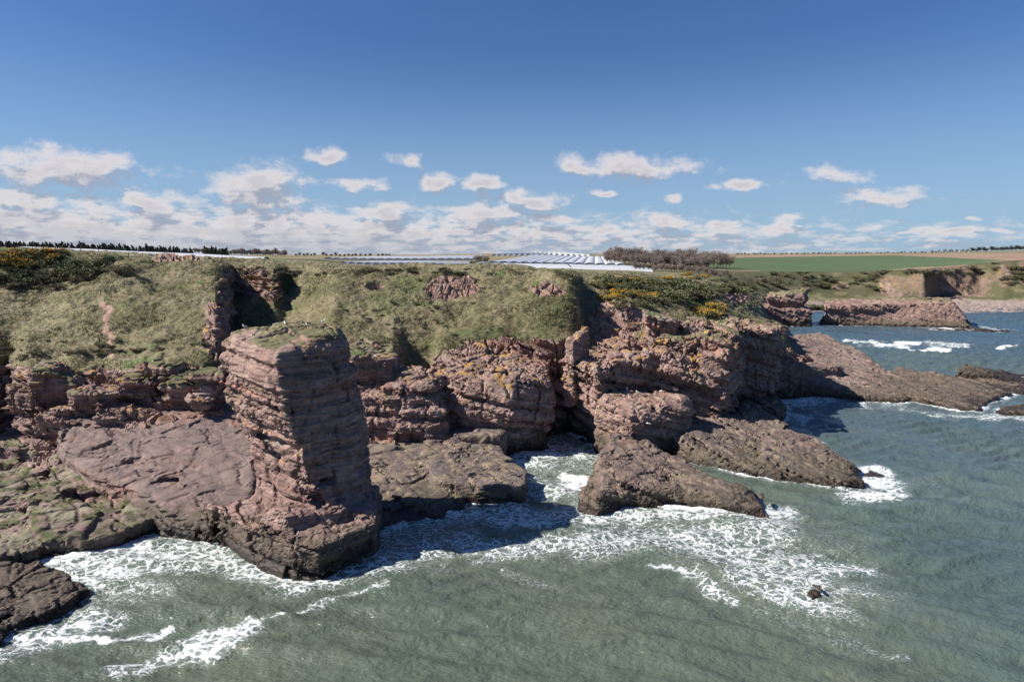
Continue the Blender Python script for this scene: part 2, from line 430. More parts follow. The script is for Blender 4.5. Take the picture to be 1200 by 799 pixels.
# ------------------------------------------------------------------ mainland
# section lines through the land: A foot, B foot of wall, C top of wall, D mid slope, E.. crest, F.. plateau, far bay, fields
# entries are (photo row, distance) unless the first value is ('z', height)
Z = lambda z, Y: (None, z, Y)
SEC = {
 -300: [Z(-1,70), (545,92), (432,104), (372,125), (338,150), (289,172), (290,230), (289,400), (289,430), (288,520), (288,900), (288,2000), (288,4000)],
 -40: [Z(-1,72), (545,92), (434,104), (372,125), (338,150), (291,172), (292,230), (291,400), (291,430), (290,520), (290,900), (290,2000), (290,4000)],
 12:  [Z(-1,72), (528,101), (428,115), (372,125), (338,150), (293,172), (293,230), (292,400), (292,430), (291,520), (291,900), (291,2000), (291,4000)],
 32:  [Z(-1,72), (545,92), (434,104), (360,129), (344,152), (293,172), (293,230), (292,400), (292,430), (291,520), (291,900), (291,2000), (291,4000)],
 75:[Z(-1,74), (538,93), (432,105), (348,131), (338,154), (296,172), (295,230), (294,400), (294,430), (293,520), (293,900), (292,2000), (292,4000)],
 108:[Z(-1,76), (535,93), (432,105), (336,134), (326,156), (297,172), (296,230), (295,400), (295,430), (295,520), (294,900), (293,2000), (293,4000)],
 145:[Z(-1,78), (530,93), (432,105), (316,141), (309,160), (301,170), (298,230), (297,400), (297,430), (297,520), (296,900), (295,2000), (295,4000)],
 185:[Z(-1,82), (525,93), (432,104), (350,130), (318,150), (303,164), (300,230), (298,400), (298,430), (298,520), (297,900), (297,2000), (297,4000)],
 238:[Z(-1,86), (500,97), (425,105), (372,118), (325,142), (307,164), (302,230), (300,400), (300,430), (299,520), (298.5,900), (298,2000), (298,4000)],
 256:[Z(-1,86), (492,98), (428,106), (380,114), (330,138), (309,166), (303,230), (301,400), (301,430), (300,520), (299.5,900), (299,2000), (299,4000)],
 272:[Z(-1,86), (485,99), (440,118), (410,146), (350,170), (312,177), (304,230), (302,400), (302,430), (301,520), (300,900), (299,2000), (299,4000)],
 322:[Z(-1,88), (480,102), (428,120), (398,142), (342,162), (312,167), (306,230), (304,400), (304,430), (303,520), (301,900), (299,2000), (298.5,4000)],
 334:[Z(-1,88), (480,103), (428,120), (398,142), (342,172), (312,182), (307,230), (304,400), (304,430), (303,520), (301,900), (299,2000), (298.5,4000)],
 372:[Z(-1,88), (480,104), (426,122), (394,139), (342,160), (313,179), (308,230), (306,400), (306,430), (304,520), (301,900), (299,2000), (298.5,4000)],
 392:[Z(-1,88), (500,104), (425,120), (388,136), (346,151), (315,166), (311,230), (310,400), (309,430), (306,520), (301.5,900), (299,2000), (298.5,4000)],
 450:[Z(-1,90), (505,106), (428,121), (388,136), (346,152), (314,168), (312,230), (311,400), (310,430), (307,520), (301.5,900), (299,2000), (298.5,4000)],
 462:[Z(-1,92), (505,106), (428,121), (386,136), (346,152), (314,168), (312,230), (311,400), (310,430), (307,520), (301.5,900), (299,2000), (298.5,4000)],
 474:[Z(-1,92), (505,107), (436,131), (390,138), (346,152), (313,167), (312,230), (311,400), (310,430), (307,520), (301.5,900), (299,2000), (298.5,4000)],
 504:[Z(-1,94), (505,108), (432,133), (386,140), (346,152), (312,167), (312,230), (311,400), (310,430), (307,520), (301.5,900), (298.5,2000), (298.5,4000)],
 520:[Z(-1,98), (510,112), (405,130), (374,142), (346,152), (312,166), (313,230), (312,400), (311,430), (307,520), (301,900), (298,1500), (298,4000)],
 600:[Z(-1,112), (508,122), (401,132), (372,142), (345,152), (313,166), (316,230), (314,400), (312,430), (308,520), (300,850), (296.5,1500), (297,4000)],
 650:[Z(-1,118), (512,124), (400,132), (368,140), (338,150), (319,160), (318,230), (315,400), (313,430), (309,520), (300,850), (296.5,1500), (297,4000)],
 668:[Z(-1,118), (512,124), (402,132), (372,139), (336,149), (321,160), (319,230), (315,400), (313,430), (309,520), (300.5,870), (297,1700), (297,4000)],
 682:[Z(-1,118), (510,124), (412,134), (396,143), (372,152), (332,178), (320,230), (316,400), (314,430), (309,520), (301,880), (297.5,1800), (297,4000)],
 735:[Z(-1,122), (505,126), (412,136), (392,146), (356,162), (328,196), (321,240), (317,400), (315,430), (310,520), (302,900), (298.5,2000), (298,4000)],
 800:[Z(-1,134), (480,140), (398,148), (374,163), (350,186), (328,222), (326,260), (321,400), (319,430), (316,520), (304,900), (299.5,1800), (297.5,4000)],
 850:[Z(-1,142), (470,148), (400,158), (382,174), (362,200), (340,250), (336,300), (328,400), (326,430), (318,500), (305,900), (299.5,1800), (297.5,4000)],
 890:[Z(-1,148), (460,154), (402,163), (387,180), (376,212), (358,300), (350,360), (345,400), (342,440), (319,505), (306,900), (299.5,1800), (297,4000)],
 915:[Z(-1,150), (450,158), (408,168), (392,186), (379,212), Z(-2,250), Z(-3,330), (353,425), (346,455), (319,508), (306,900), (299.5,1800), (297,4000)],
 945:[Z(-1,155), (440,164), (415,174), Z(1,190), Z(-2,205), Z(-3,250), Z(-3,330), (356,443), (347,472), (319,512), (307,900), (299,1800), (296.5,4000)],
 975:[Z(-3,155), Z(-3,164), Z(-3,174), Z(-3,190), Z(-3,205), Z(-3,250), Z(-3,330), (357.5,448), (345,480), (319,514), (307,900), (299,1800), (296.5,4000)],
 1035:[Z(-3,155), Z(-3,164), Z(-3,174), Z(-3,190), Z(-3,205), Z(-3,250), Z(-3,330), (357,450), (349,472), (318,505), (306,900), (298,1800), (296,4000)],
 1085:[Z(-3,155), Z(-3,164), Z(-3,174), Z(-3,190), Z(-3,205), Z(-3,250), Z(-3,330), (358,449), (350,464), (315,474), (305,900), (297.5,1800), (295.5,4000)],
 1100:[Z(-3,155), Z(-3,164), Z(-3,174), Z(-3,190), Z(-3,205), Z(-3,250), Z(-3,330), (358,449), (345,496), (314,501), (304,900), (297,1800), (295.5,4000)],
 1150:[Z(-3,155), Z(-3,164), Z(-3,174), Z(-3,190), Z(-3,205), Z(-3,250), Z(-3,330), (359,447), (346,494), (309,506), (302,900), (296,1800), (294.5,4000)],
 1175:[Z(-3,155), Z(-3,164), Z(-3,174), Z(-3,190), Z(-3,205), Z(-3,250), Z(-3,330), (359.5,446), (350,470), (306,500), (300.5,900), (295,1800), (294,4000)],
 1215:[Z(-3,155), Z(-3,164), Z(-3,174), Z(-3,190), Z(-3,205), Z(-3,250), Z(-3,330), (360,446), (351,462), (304,498), (299.5,900), (294,1800), (293,4000)],
 1700:[Z(-3,155), Z(-3,164), Z(-3,174), Z(-3,190), Z(-3,205), Z(-3,250), Z(-3,330), (360,446), (351,462), (304,498), (299.5,900), (294,1800), (293,4000)],
}
_sp = np.array(sorted(SEC)); NK = 13
def _tz(q): return (q[2], q[1]) if q[0] is None else (q[1], zat(q[0], q[1]))
_SY = np.array([[_tz(q)[0] for q in SEC[p]] for p in _sp]); _SZ = np.array([[_tz(q)[1] for q in SEC[p]] for p in _sp])
def sections(px):
    px = np.atleast_1d(px)
    fine_p = np.arange(-320, 1721, 2.0)
    if not hasattr(sections, 'c'):
        ys = np.stack([np.interp(fine_p, _sp, _SY[:, k]) for k in range(NK)], 1)
        zs = np.stack([np.interp(fine_p, _sp, _SZ[:, k]) for k in range(NK)], 1)
        ker = np.array([1, 2, 3, 2, 1]) / 9.0
        for a in (ys, zs):
            for k in range(NK): a[2:-2, k] = np.convolve(a[:, k], ker, 'valid')
        sections.c = (ys, zs)
    ys, zs = sections.c
    return (np.stack([np.interp(px, fine_p, ys[:, k]) for k in range(NK)], 1),
            np.stack([np.interp(px, fine_p, zs[:, k]) for k in range(NK)], 1))
def ground(px, Y):
    ys, zs = sections(px); return float(np.interp(Y, ys[0], zs[0]))
ROWS = [3, 26, 84, 60, 56, 56, 40, 26, 10, 34, 26, 14, 10]   # rows up to each section line
def make_terrain(mats):
    px = np.concatenate([np.arange(-300, -30, 5), np.arange(-30, 250, 1.0), np.arange(250, 285, 0.35), np.arange(285, 660, 1.0), np.arange(660, 690, .5), np.arange(690, 960, 1.0), np.arange(960, 1230, 1.2), np.arange(1230, 1700, 8)])
    ys, zs = sections(px); nc = len(px)
    ys = np.concatenate([ys[:, :1]-5, ys], 1); zs = np.concatenate([np.minimum(zs[:, :1], -1)-4, zs], 1)
    Ys, Zs, S = [], [], []
    for k, n in enumerate(ROWS):
        t = (np.arange(n) / n)[:, None]
        Ys.append(ys[:, k] + t*(ys[:, k+1]-ys[:, k])); Zs.append(zs[:, k] + t*(zs[:, k+1]-zs[:, k])); S.append(np.full((n, nc), k) + t)
    Ys.append(ys[None, :, -1]); Zs.append(zs[None, :, -1]); S.append(np.full((1, nc), float(NK)))
    Y = np.concatenate(Ys); Zz = np.concatenate(Zs); S = np.concatenate(S); nr = len(Y)
    # round the section corners a little
    for _ in range(6):
        for A in (Y, Zz): A[1:-1] = 0.25*A[:-2] + 0.5*A[1:-1] + 0.25*A[2:]
    PX = np.broadcast_to(px, Y.shape)
    X = xat(PX, Y, Zz)
    V = np.stack([X, Y, Zz], 2).reshape(-1, 3); Q = grid_faces(nr, nc)
    s = S.ravel(); pxf = PX.ravel()
    N = vnormals(V, Q)
    xs, ysf, zf = (V[:, i].astype(F32) for i in range(3))
    near = Y.ravel() < 420
    # where bedrock shows: the wall, and some outcrops on the slope
    n1 = fbm(xs/9, ysf/9, zf/6, 3)
    rock = sstep(3.12, 2.92, s + 0.28*n1)
    rock = np.where(s < 1.2, 1, rock)
    def outcrop(cx, cy, rx, ry, cut=1.0):
        py = to_px(V[:, 0], V[:, 1], V[:, 2])[1]
        d = np.sqrt(((pxf-cx)/rx)**2 + ((py-cy)/ry)**2)
        return sstep(1.15, 0.8, d + 0.45*n1) * (V[:, 1] < 420)
    for a in ((532, 336, 30, 11), (640, 342, 22, 8), (205, 303, 30, 4), (288, 330, 34, 16), (440, 336, 12, 4), (722, 378, 34, 26), (760, 392, 30, 16), (320, 345, 14, 10), (250, 395, 14, 38), (862, 345, 18, 12)):
        rock = np.maximum(rock, outcrop(*a))
    steep = sstep(0.42, 0.25, N[:, 2]) * (s < 8)
    rock = np.maximum(rock, steep * sstep(-0.5, 0.3, n1 + 0.3))
    far = s > 8.2
    fr = np.zeros(len(s))
    for cx, cy, rx, ry in ((1050, 334, 26, 14), (1090, 330, 22, 22), (1125, 330, 38, 22), (1180, 326, 12, 16), (1203, 320, 14, 14), (985, 334, 10, 5)):
        py = to_px(V[:, 0], V[:, 1], V[:, 2])[1]
        fr = np.maximum(fr, sstep(1.2, 0.8, np.sqrt(((pxf-cx)/rx)**2 + ((py-cy)/ry)**2) + 0.5*fbm(xs/14, ysf/14, zf/9, 3)))
    rock = np.where(far, fr, rock)
    rough = np.where(s < 8.0, 1.0, np.where(s < 9.98, 0.8, 0.0)) * np.clip(1, 0, 1)
    plateau = sstep(7.0, 7.3, s) * (pxf < 860)
    rough = rough * (1 - 0.9*plateau)
    P = (xs, ysf, zf)
    dz_big = 2.2*fbm(xs/18, ysf/18, zf/18, 3) + 0.7*layers(zf + 0.1*xs + 2.5*fbm(xs/12, ysf/12, zf/12, 2), 3.6, 55, 0.35)
    dr = rock_coarse(P, 0.95) + rock_fine(P, 0.85, 1.15)
    # grass hummocks, tussocks and sheep-track terraces
    dg = 0.75*fbm(xs/3.2, ysf/3.2, zf/2.0, 3) + 0.22*fbm(xs/0.9, ysf/0.9, zf/0.9, 3) + 0.22*layers(zf + 0.05*xs + 0.8*fbm(xs/8, ysf/8, zf/8, 2), 0.9, 5, 0.5)
    d = rock*dr + (1-rock)*(dg + 0.5*dz_big)
    d = d * rough
    d = np.where(far & (s < 9.98), rough*(2.2*fbm(xs/14, ysf/14, zf/14, 5)+rock*2.6*fbm(xs/7, ysf/7, zf/20, 4)), d)
    d[s >= 10.0] *= 0
    V += N * d[:, None]
    # the path down the spur
    py = to_px(V[:, 0], V[:, 1], V[:, 2])[1]
    N = vnormals(V, Q)
    g = (1 - rock)
    g = np.where(s < 1.0, 0, g)
    path = np.zeros(len(s))
    pts = [(118, 356), (131, 363), (124, 372), (126, 382), (122, 387), (132, 394), (127, 402), (131, 415)]
    dd = np.full(len(s), 99.0)
    for (x0, y0), (x1, y1) in zip(pts[:-1], pts[1:]):
        ex, ey = x1-x0, y1-y0; t = np.clip(((pxf-x0)*ex + (py-y0)*ey) / (ex*ex+ey*ey), 0, 1)
        dd = np.minimum(dd, np.hypot(pxf-x0-ex*t, (py-y0-ey*t)))
    path = sstep(4.2, 2.0, dd + 1.2*fbm(xs/2, ysf/2, zf/2, 2)) * (V[:, 1] < 170)
    beach = np.where((s > 7.6) & (V[:, 2] < 4.0 + 1.5*n1) & (pxf > 900), 1.0, 0.0) * sstep(4.5, 3.0, V[:, 2])
    scrub = np.where((s > 8.6) & (s < 10.1), sstep(-.25, .25, fbm(xs/11, ysf/11, zf/5, 4) + .35*(s-9.2) + .25)*(1 - .35*rock), 0)  # scrub on the slopes; over bare rock it is only a dark tint
    # field zones by face
    fi = Q[:, 0]; fs = s[fi]; fpx = pxf[fi]; fpy = py[fi]; fY = V[fi, 1]
    mi = np.zeros(len(Q), int)
    edge = (fs >= 10.03)
    mi[edge] = 1
    # ploughed and green fields on the far side, winter stubble strips
    g_field = edge & (fpx > 826) & (fpx < 2000) & (fY > 524) & (fpy > np.interp(fpx, [826, 1050, 1200, 1700], [302.5, 299.5, 306, 318]))
    mi[g_field] = 2
    plough = edge & (fpx > 815) & ~g_field & (fpy > np.interp(fpx, [815, 1200, 1700], [299.8, 297.2, 296]))
    mi[plough] = 3
    o = mesh_obj('terrain', V, Q, mats, attrs={'grass': g, 'path': path, 'beach': beach, 'scrub': scrub}, mi=mi)
    tag(o, kind='structure')
    return V, Q, N, g, s, pxf, py, path
# ------------------------------------------------------------------ rocks and stacks
def wpoly(pts, z=0.0): return [W(px, py, z) for px, py in pts]
def tp(*pts): return [T(*p) for p in pts]
def make_rocks(M):
    R = {}
    # the great stack: a prow of bedded sandstone leaning out over a narrow waist
    top = tp((332, 414, 71.5), (258, 396, 77), (408, 390, 79), (350, 378, 83))
    sp = [(-24.3, 70.2), (-32.6, 76.2), (-33.2, 79.5), (-27.5, 83.6), (-22.0, 84), (-19.7, 82.0), (-19.0, 79.0), (-20.2, 75.6)]
    prof = ((-3, .3, 2.2, -.2), (3.5, 0.1, 2.3, -.2), (5.0, -0.2, 2.5, 0), (8, -0.45, 2.4, 0.1), (10.5, -0.15, 2.0, .1), (13, 0.1, 1.4, 0), (16, .3, .6, 0), (19.5, 0.3, -.1, 0.1), (21.3, .1, -.3, .2), (22.6, -.5, -.3, .3), (25, -2.6, -.3, .6))
    ped = [W(238, 632), W(300, 661), W(345, 677), (W(374, 678)), W(437, 652), (-16.0, 80), (-20, 84), W(300, 586, 4), W(250, 600, 4)]
    blocks = [block(sp, top, prof, k=.45),
              block(ped, [(*W(262, 604, 4)[:2], 4.6), (*W(372, 640, 3)[:2], 3.2), (*W(430, 612, 3.6)[:2], 4.0), (*W(300, 596, 4)[:2], 4.6)], ((-3, .45), (1, .25), (4, 0)), k=0.2),
              block([(-26.5, 69.3), (-23.5, 67.9), (-18, 71.0), (-18.5, 76), (-26, 76)], 5.6, ((3, .3), (6, -.6)), k=.8, bottom=2)]
    cuts = [(-25.6, 71.4, 7.6, 1.2, 1.5, .8), (-27.6, 73.2, 10.2, 1.3, 1.2, .6), (-24.7, 71.0, 9.4, 1.1, 1.1, .6), (-22.6, 70.9, 7.0, .9, 1.3, .8), (-28.9, 74.4, 12.2, 1.3, 1.1, .5), (-21.4, 71.8, 6.4, .8, 1.2, .6), (-26.2, 72.2, 12.0, 1.1, .9, .45), (-29.6, 75, 9.0, 1.0, 1, .5), (-24.2, 70.8, 11.4, .8, .9, .45), (-20.3, 73.4, 7.4, .8, .9, .5), (-28.2, 73.6, 7.6, .9, 1.0, .5), (-30.2, 75.4, 14.4, 1.6, .8, .35)]
    R['stack'] = build_rock('sea_stack', blocks, 0.2, M['stack'], 'tall flat-topped red sandstone sea stack with a narrow waist, gulls on its mossy top', 'sea stack', coarse=0.48, fine=1.0, blk=.8, crk=.7, cuts=cuts, grass=(22.6, 0.80), blend=.35)
    # grey slab left of the stack
    pl = wpoly([(195, 628), (150, 606)], 0) + [W(112, 590, 1), W(80, 556, 3), W(68, 536, 4), W(100, 500, 7), W(150, 474, 10), W(230, 462, 11), W(300, 470, 10.5), W(305, 520, 7), W(300, 575, 3.5), W(262, 625, 0), W(228, 632, 0)]
    R['slab'] = build_rock('rock_slab', [block(pl, tp((195, 606, 77.5), (252, 606, 76), (280, 500, 95), (150, 485, 97), (85, 540, 88)), ((-3, .8), (3, .1), (9, -.2)), k=0.9)], 0.27, M['grey'], 'broad smooth grey-purple rock slab sloping up behind the left of the tall stack', 'rock slab', coarse=.46, fine=.75, blk=.45, crk=.2)
    blocks = [block(wpoly([(262, 472), (205, 480), (150, 500), (140, 520), (200, 515), (265, 500)], 9.5), 10.6, k=.6)]
    # pale algae-covered blocks at the left
    al = []
    for pts, zt in (([(-60, 690), (0, 668), (45, 660), (62, 640), (20, 610), (-60, 610)], 2.2), ([(45, 655), (98, 648), (120, 622), (70, 600), (30, 612)], 2.6), ([(95, 650), (140, 640), (186, 620), (150, 596), (100, 606)], 2.0),
                    ([(-60, 628), (30, 622), (70, 596), (50, 566), (-60, 560)], 3.4), ([(55, 604), (110, 602), (140, 586), (100, 556), (60, 560)], 4.0), ([(-60, 566), (60, 566), (80, 540), (60, 525), (-60, 520)], 6.0)):
        p = wpoly(pts, 0); cx = np.mean([q[0] for q in p]); cy = np.mean([q[1] for q in p])
        tl = rng.uniform(-.09, .09, 2)
        al.append(block(p, [(cx, cy, zt), (cx+5, cy, zt+5*tl[0]-.3), (cx, cy+5, zt+5*tl[1]+.35)], ((-3, .5), (5, -.3)), k=.35))
    R['algae'] = build_rock('rock_platform', al, 0.25, M['algae'], 'pale rock platform with green weed patches at the left waterline', 'rock platform', coarse=.35, fine=.75, blk=1.3, blend=0.2)
    # dark weedy rock in the bottom-left corner
    p = wpoly([(-60, 690), (0, 672), (60, 672), (103, 692), (92, 712), (40, 735), (0, 758), (-60, 790)])
    R['corner'] = build_rock('tidal_rock', [block(p, tp((0, 672, 62.5), (80, 684, 62), (0, 712, 57.5)), ((-3, .8), (3, -.7)), k=1.0)], 0.2, M['tidal'], 'dark weed-covered rock breaking the surf in the bottom left corner', 'rock', coarse=.6, fine=.8)
    # ledge right of the stack
    led = [block(wpoly([(415, 606), (455, 592), (520, 585), (548, 560), (600, 545), (590, 515), (560, 500), (480, 500), (415, 510)], 2.5), [(*W(440, 590), 1.4), (*W(590, 575), 1.3), (*W(450, 530, 3)[:2], 3.6), (*W(560, 525, 3)[:2], 3.0)], ((-3, .5), (4, -.8)), k=1.0),
           block(wpoly([(500, 560), (515, 580), (560, 583), (606, 582), (607, 560), (560, 540)], 0.4), [(*W(530, 570), 2.9), (*W(602, 570), 2.2), (*W(560, 545), 2.9)], k=.4),
           block(wpoly([(415, 625), (470, 606), (545, 600), (548, 585), (500, 570), (415, 575)]), [(*W(440, 604), 1.1), (*W(530, 596), .8), (*W(480, 580), 2.0)], ((-3, .6), (3, -.6)), k=.7)]
    R['ledge'] = build_rock('rock_ledge', led, 0.27, M['ledge'], 'flat grey and tan rock ledge between the tall stack and the surf inlet', 'rock ledge', coarse=.6, fine=.9, blk=.5, crk=.25)
    R['dark'] = build_rock('dark_boulder', [block(wpoly([(536, 540), (586, 538), (592, 515), (560, 500), (535, 508)], 0.5), tp((540, 520, 99), (585, 516, 99), (560, 506, 106)), k=.6)], 0.25, M['ledge'], 'dark angular boulder at the back of the tan ledge above the surf', 'boulder', coarse=.4, fine=.7)
    # rounded buttress
    b1 = [block(wpoly([(500, 520), (545, 530), (600, 532), (640, 520), (640, 495), (620, 470), (560, 470), (510, 490)], 0.5), tp((520, 452, 107), (560, 437, 112), (600, 436, 116)), ((-3, .6), (3, -.8), (6, .5), (9, .9), (12, 0), (15, -2)), k=2.0),
          block(wpoly([(600, 530), (642, 522), (648, 500), (615, 490)], 0.5), tp((610, 470, 109), (640, 478, 112)), ((-3, .3), (2, -.6), (5, .6), (12, 0)), k=1.2)]
    R['butt'] = build_rock('rock_buttress', b1, 0.28, M['red'], 'rounded pink sandstone buttress with ochre lichen between the ledge and the narrow inlet', 'rock buttress', coarse=.95, fine=1.0, cuts=[(2.8, 107, 1.5, 2.6, 3, 2.2)])
    b2 = [block([(p[0], p[1]) for p in tp((418, 500, 104), (470, 500, 104), (520, 480, 106), (530, 440, 113), (480, 430, 119), (420, 430, 116))], tp((430, 452, 108), (500, 446, 108), (480, 425, 117)), ((-3, .8), (6, .5), (14, -1.5)), k=1.6),
          block([(p[0], p[1]) for p in tp((410, 470, 108), (455, 460, 110), (470, 430, 118), (420, 410, 122))], tp((420, 415, 110), (455, 418, 114), (440, 398, 121)), ((0, .5), (14, 0)), k=.9)]
    R['mid'] = build_rock('rock_outcrop', b2, 0.3, M['red'], 'broken red rock outcrop just right of the tall stack, below the grass', 'rock outcrop', coarse=1.0, fine=.75, foot=False, grass=(15.5, .6))
    # broken blocks under the left grass slope
    b3 = []
    for px, py, Y, wd, ht in ((62, 452, 100, 5.5, 3.6), (110, 470, 98.5, 5.2, 2.6), (160, 450, 100, 5.4, 2.4), (205, 452, 99, 4.5, 2.4), (240, 448, 99.5, 3.6, 2.6), (60, 490, 97, 4.5, 2.6), (95, 505, 96, 3.6, 2.2), (128, 488, 95.5, 3.0, 1.6), (232, 470, 97, 3.2, 1.6), (30, 470, 99, 4, 3.4), (185, 435, 101, 4.5, 2)):
        x, y, z = T(px, py, Y)
        a = rng.uniform(-.3, .3); ca, sa = math.cos(a), math.sin(a)
        pl = [(x + ca*u*wd/2 - sa*v*2.2, y + sa*u*wd/2 + ca*v*2.2 + 1.4) for u, v in ((-1, -1), (1, -.8), (1.05, 1), (-.9, 1.1))]
        b3.append(block(pl, [(x, y, z+ht/2), (x+3, y, z+ht/2-.45), (x, y+3, z+ht/2+.6)], ((z-ht, -.5), (z, .35), (z+ht, 0)), k=.5, bottom=z-ht*1.1))
    R['left'] = build_rock('rock_outcrop', b3, 0.26, M['red'], 'long broken band of red blocks under the left grass slope', 'rock outcrop', coarse=.85, fine=1.1, foot=False, grass=(13.6, .7), blend=.3)
    # headland with overhanging prow
    hp = [T(666, 480, 121)[:2], T(698, 480, 114)[:2], T(730, 480, 118)[:2], T(765, 480, 120)[:2], T(848, 480, 118)[:2], T(864, 480, 127)[:2], T(862, 480, 143)[:2], T(800, 480, 150)[:2], T(720, 480, 142)[:2], T(672, 480, 130)[:2]]
    hd = [block(hp, tp((670, 422, 119), (760, 408, 122), (850, 412, 122), (850, 390, 138), (700, 410, 132)), ((-3, 0), (3, -1.0), (6, -.3), (9, .1), (12, .6), (15, .3), (17, -.4)), k=1.0),
          block([T(740, 480, 126)[:2], T(800, 480, 121)[:2], T(850, 480, 120)[:2], T(864, 480, 127)[:2], T(855, 480, 146)[:2], T(760, 480, 148)[:2]], tp((760, 396, 128), (850, 392, 124), (800, 382, 140)), ((5, -1), (13, 0), (16, .4), (19, 0)), k=.8, bottom=4),
          block([T(755, 480, 127)[:2], T(785, 480, 128)[:2], T(790, 480, 136)[:2], T(758, 480, 136)[:2]], tp((760, 366, 128), (785, 374, 129), (770, 364, 135)), k=.7, bottom=8),
          block([T(800, 480, 131)[:2], T(822, 480, 131)[:2], T(824, 480, 137)[:2], T(802, 480, 137)[:2]], tp((803, 377, 131), (820, 378, 131), (815, 374, 136)), k=.8, bottom=8)]
    R['head'] = build_rock('headland_cliff', hd, 0.32, M['red'], 'broad red headland cliff with orange lichen and a dark overhanging prow above the sea', 'cliff', coarse=1.05, fine=1.15, grass=(17.2, .80), cuts=[(11, 116, 1, 2, 5, 2.5)])
    h2 = [T(855, 470, 142)[:2], T(900, 470, 144)[:2], T(907, 470, 150)[:2], T(902, 470, 162)[:2], T(860, 470, 165)[:2], T(840, 470, 150)[:2]]
    R['head2'] = build_rock('overhanging_crag', [block(h2, tp((862, 388, 144), (903, 384, 148), (880, 380, 158)), ((-3, -.6), (2, -1.2), (4, .6), (6.5, 0), (8, 1.0), (10, .2), (12, 1.1), (14, .6), (17, .6)), k=.7)], 0.32, M['red'], 'jagged overhanging red crag behind the right end of the headland', 'crag', coarse=1.1, fine=1.1, grass=(16.4, .75))
    fin = [block([T(661, 440, 119)[:2], T(672, 440, 118)[:2], T(694, 440, 124)[:2], T(690, 440, 127)[:2], T(664, 440, 124)[:2]], tp((664, 404, 119), (690, 380, 125), (675, 392, 122)), ((6, .4), (14, 0), (20, -.6)), k=.5, bottom=6)]
    R['fin'] = build_rock('rock_fin', fin, 0.26, M['red'], 'thin upright rock fin casting a shadow over the grass behind the inlet', 'rock fin', coarse=.5, fine=.9, foot=False)
    # boulder mass leaning on the headland foot
    bo = [block([T(700, 520, 111)[:2], T(740, 520, 107)[:2], T(800, 500, 110)[:2], T(812, 480, 116)[:2], T(760, 480, 121)[:2], T(705, 480, 117)[:2]], tp((705, 474, 111), (745, 452, 113), (800, 472, 113), (770, 456, 118)), ((-3, .8), (3, .3), (6, .6), (10, -.5), (13, -1.5)), k=1.6)]
    R['boulder'] = build_rock('leaning_boulder', bo, 0.28, M['pale'], 'big pale-topped boulder mass leaning against the foot of the headland', 'boulder', coarse=.6, fine=.8, blk=.7)
    # long ridge running out to sea
    rd = [block([T(775, 520, 112)[:2], T(800, 540, 106)[:2], W(870, 556), W(930, 566), W(985, 573), W(1014, 572), W(1004, 554), W(955, 530), W(895, 505), T(850, 500, 122)[:2], T(800, 480, 121)[:2]],
                tp((785, 497, 112), (820, 487, 118), (900, 508, 112), (870, 522, 108)), ((-3, .8), (3, -.2), (8, -1)), k=1.2),
          block([W(880, 558), W(930, 567), W(985, 574), W(1014, 571), W(1002, 554), W(955, 532), W(900, 522)], [(*W(900, 540), 3.6), (*W(950, 545), 2.6), (*W(1005, 562), 1.3), (*W(940, 565), 1.9)], ((-3, .8), (3, -.3)), k=.9)]
    R['ridge'] = build_rock('rock_ridge', rd, 0.28, M['ridge'], 'long grey-brown rock ridge sloping from the headland down into the sea', 'rock ridge', coarse=.62, fine=.95, blk=.4, crk=.3)
    # island in the inlet mouth
    isl = [block(wpoly([(700, 600), (740, 594), (800, 592), (850, 600), (900, 606), (880, 582), (820, 566), (760, 540), (712, 535), (700, 560)]), [(*W(715, 560), 3.5), (*W(770, 575), 3.0), (*W(850, 590), 1.6), (*W(898, 598), .7), (*W(720, 590), 3.0), (*W(800, 570), 2.6)], ((-3, .8), (2, 0), (6, -1)), k=1.0),
           block(wpoly([(680, 597), (700, 604), (716, 590), (712, 570), (690, 572)]), tp((685, 572, 86), (712, 575, 87), (700, 566, 89)), ((-3, .5), (3, -.4)), k=1.0)]
    R['island'] = build_rock('rock_island', isl, 0.25, M['ridge2'], 'brown wedge-shaped rock island washed by surf in front of the headland', 'rock island', coarse=.6, fine=.95, blk=.4, crk=.3)
    R['knob'] = build_rock('wave_washed_rock', [block(wpoly([(1008, 560), (1030, 562), (1046, 556), (1030, 548), (1012, 550)]), tp((1018, 546, 103), (1038, 548, 103)), ((-3, .8), (2, -.5)), k=.8)], 0.22, M['tidal'], 'small brown rock off the tip of the long ridge, waves breaking over it', 'rock', coarse=.5, fine=.5)
    R['knob2'] = build_rock('half_submerged_rock', [block(wpoly([(942, 699), (952, 704), (965, 702), (962, 694), (948, 692)]), [(W(952, 698)[0], W(952, 698)[1], .75)], ((-3, 1.0), (1, -.25)), k=.5)], 0.12, M['tidal'], 'lone small dark rock just breaking the water amid foam in the right foreground', 'rock', coarse=.3, fine=.3)
    R['reef'] = build_rock('sunken_reef', [block(wpoly([(990, 694), (1030, 706), (1075, 704), (1060, 690), (1010, 684)]), -1.0, ((-3, .8), (0, -.5)), k=.8)], 0.3, M['tidal'], 'dark sunken reef showing through the water right of the lone small rock', 'reef', coarse=.3, fine=.3, foot=False)
    # low rock at the foot of the crag
    R['foot'] = build_rock('low_rock', [block(wpoly([(862, 496), (890, 496), (918, 492), (922, 478), (900, 466), (868, 470)]), tp((870, 470, 139), (912, 480, 135), (895, 468, 144)), ((-3, .7), (3, -.3)), k=.8)], 0.3, M['ledge'], 'low tan rock at the foot of the overhanging crag', 'rock', coarse=.6, fine=.8)
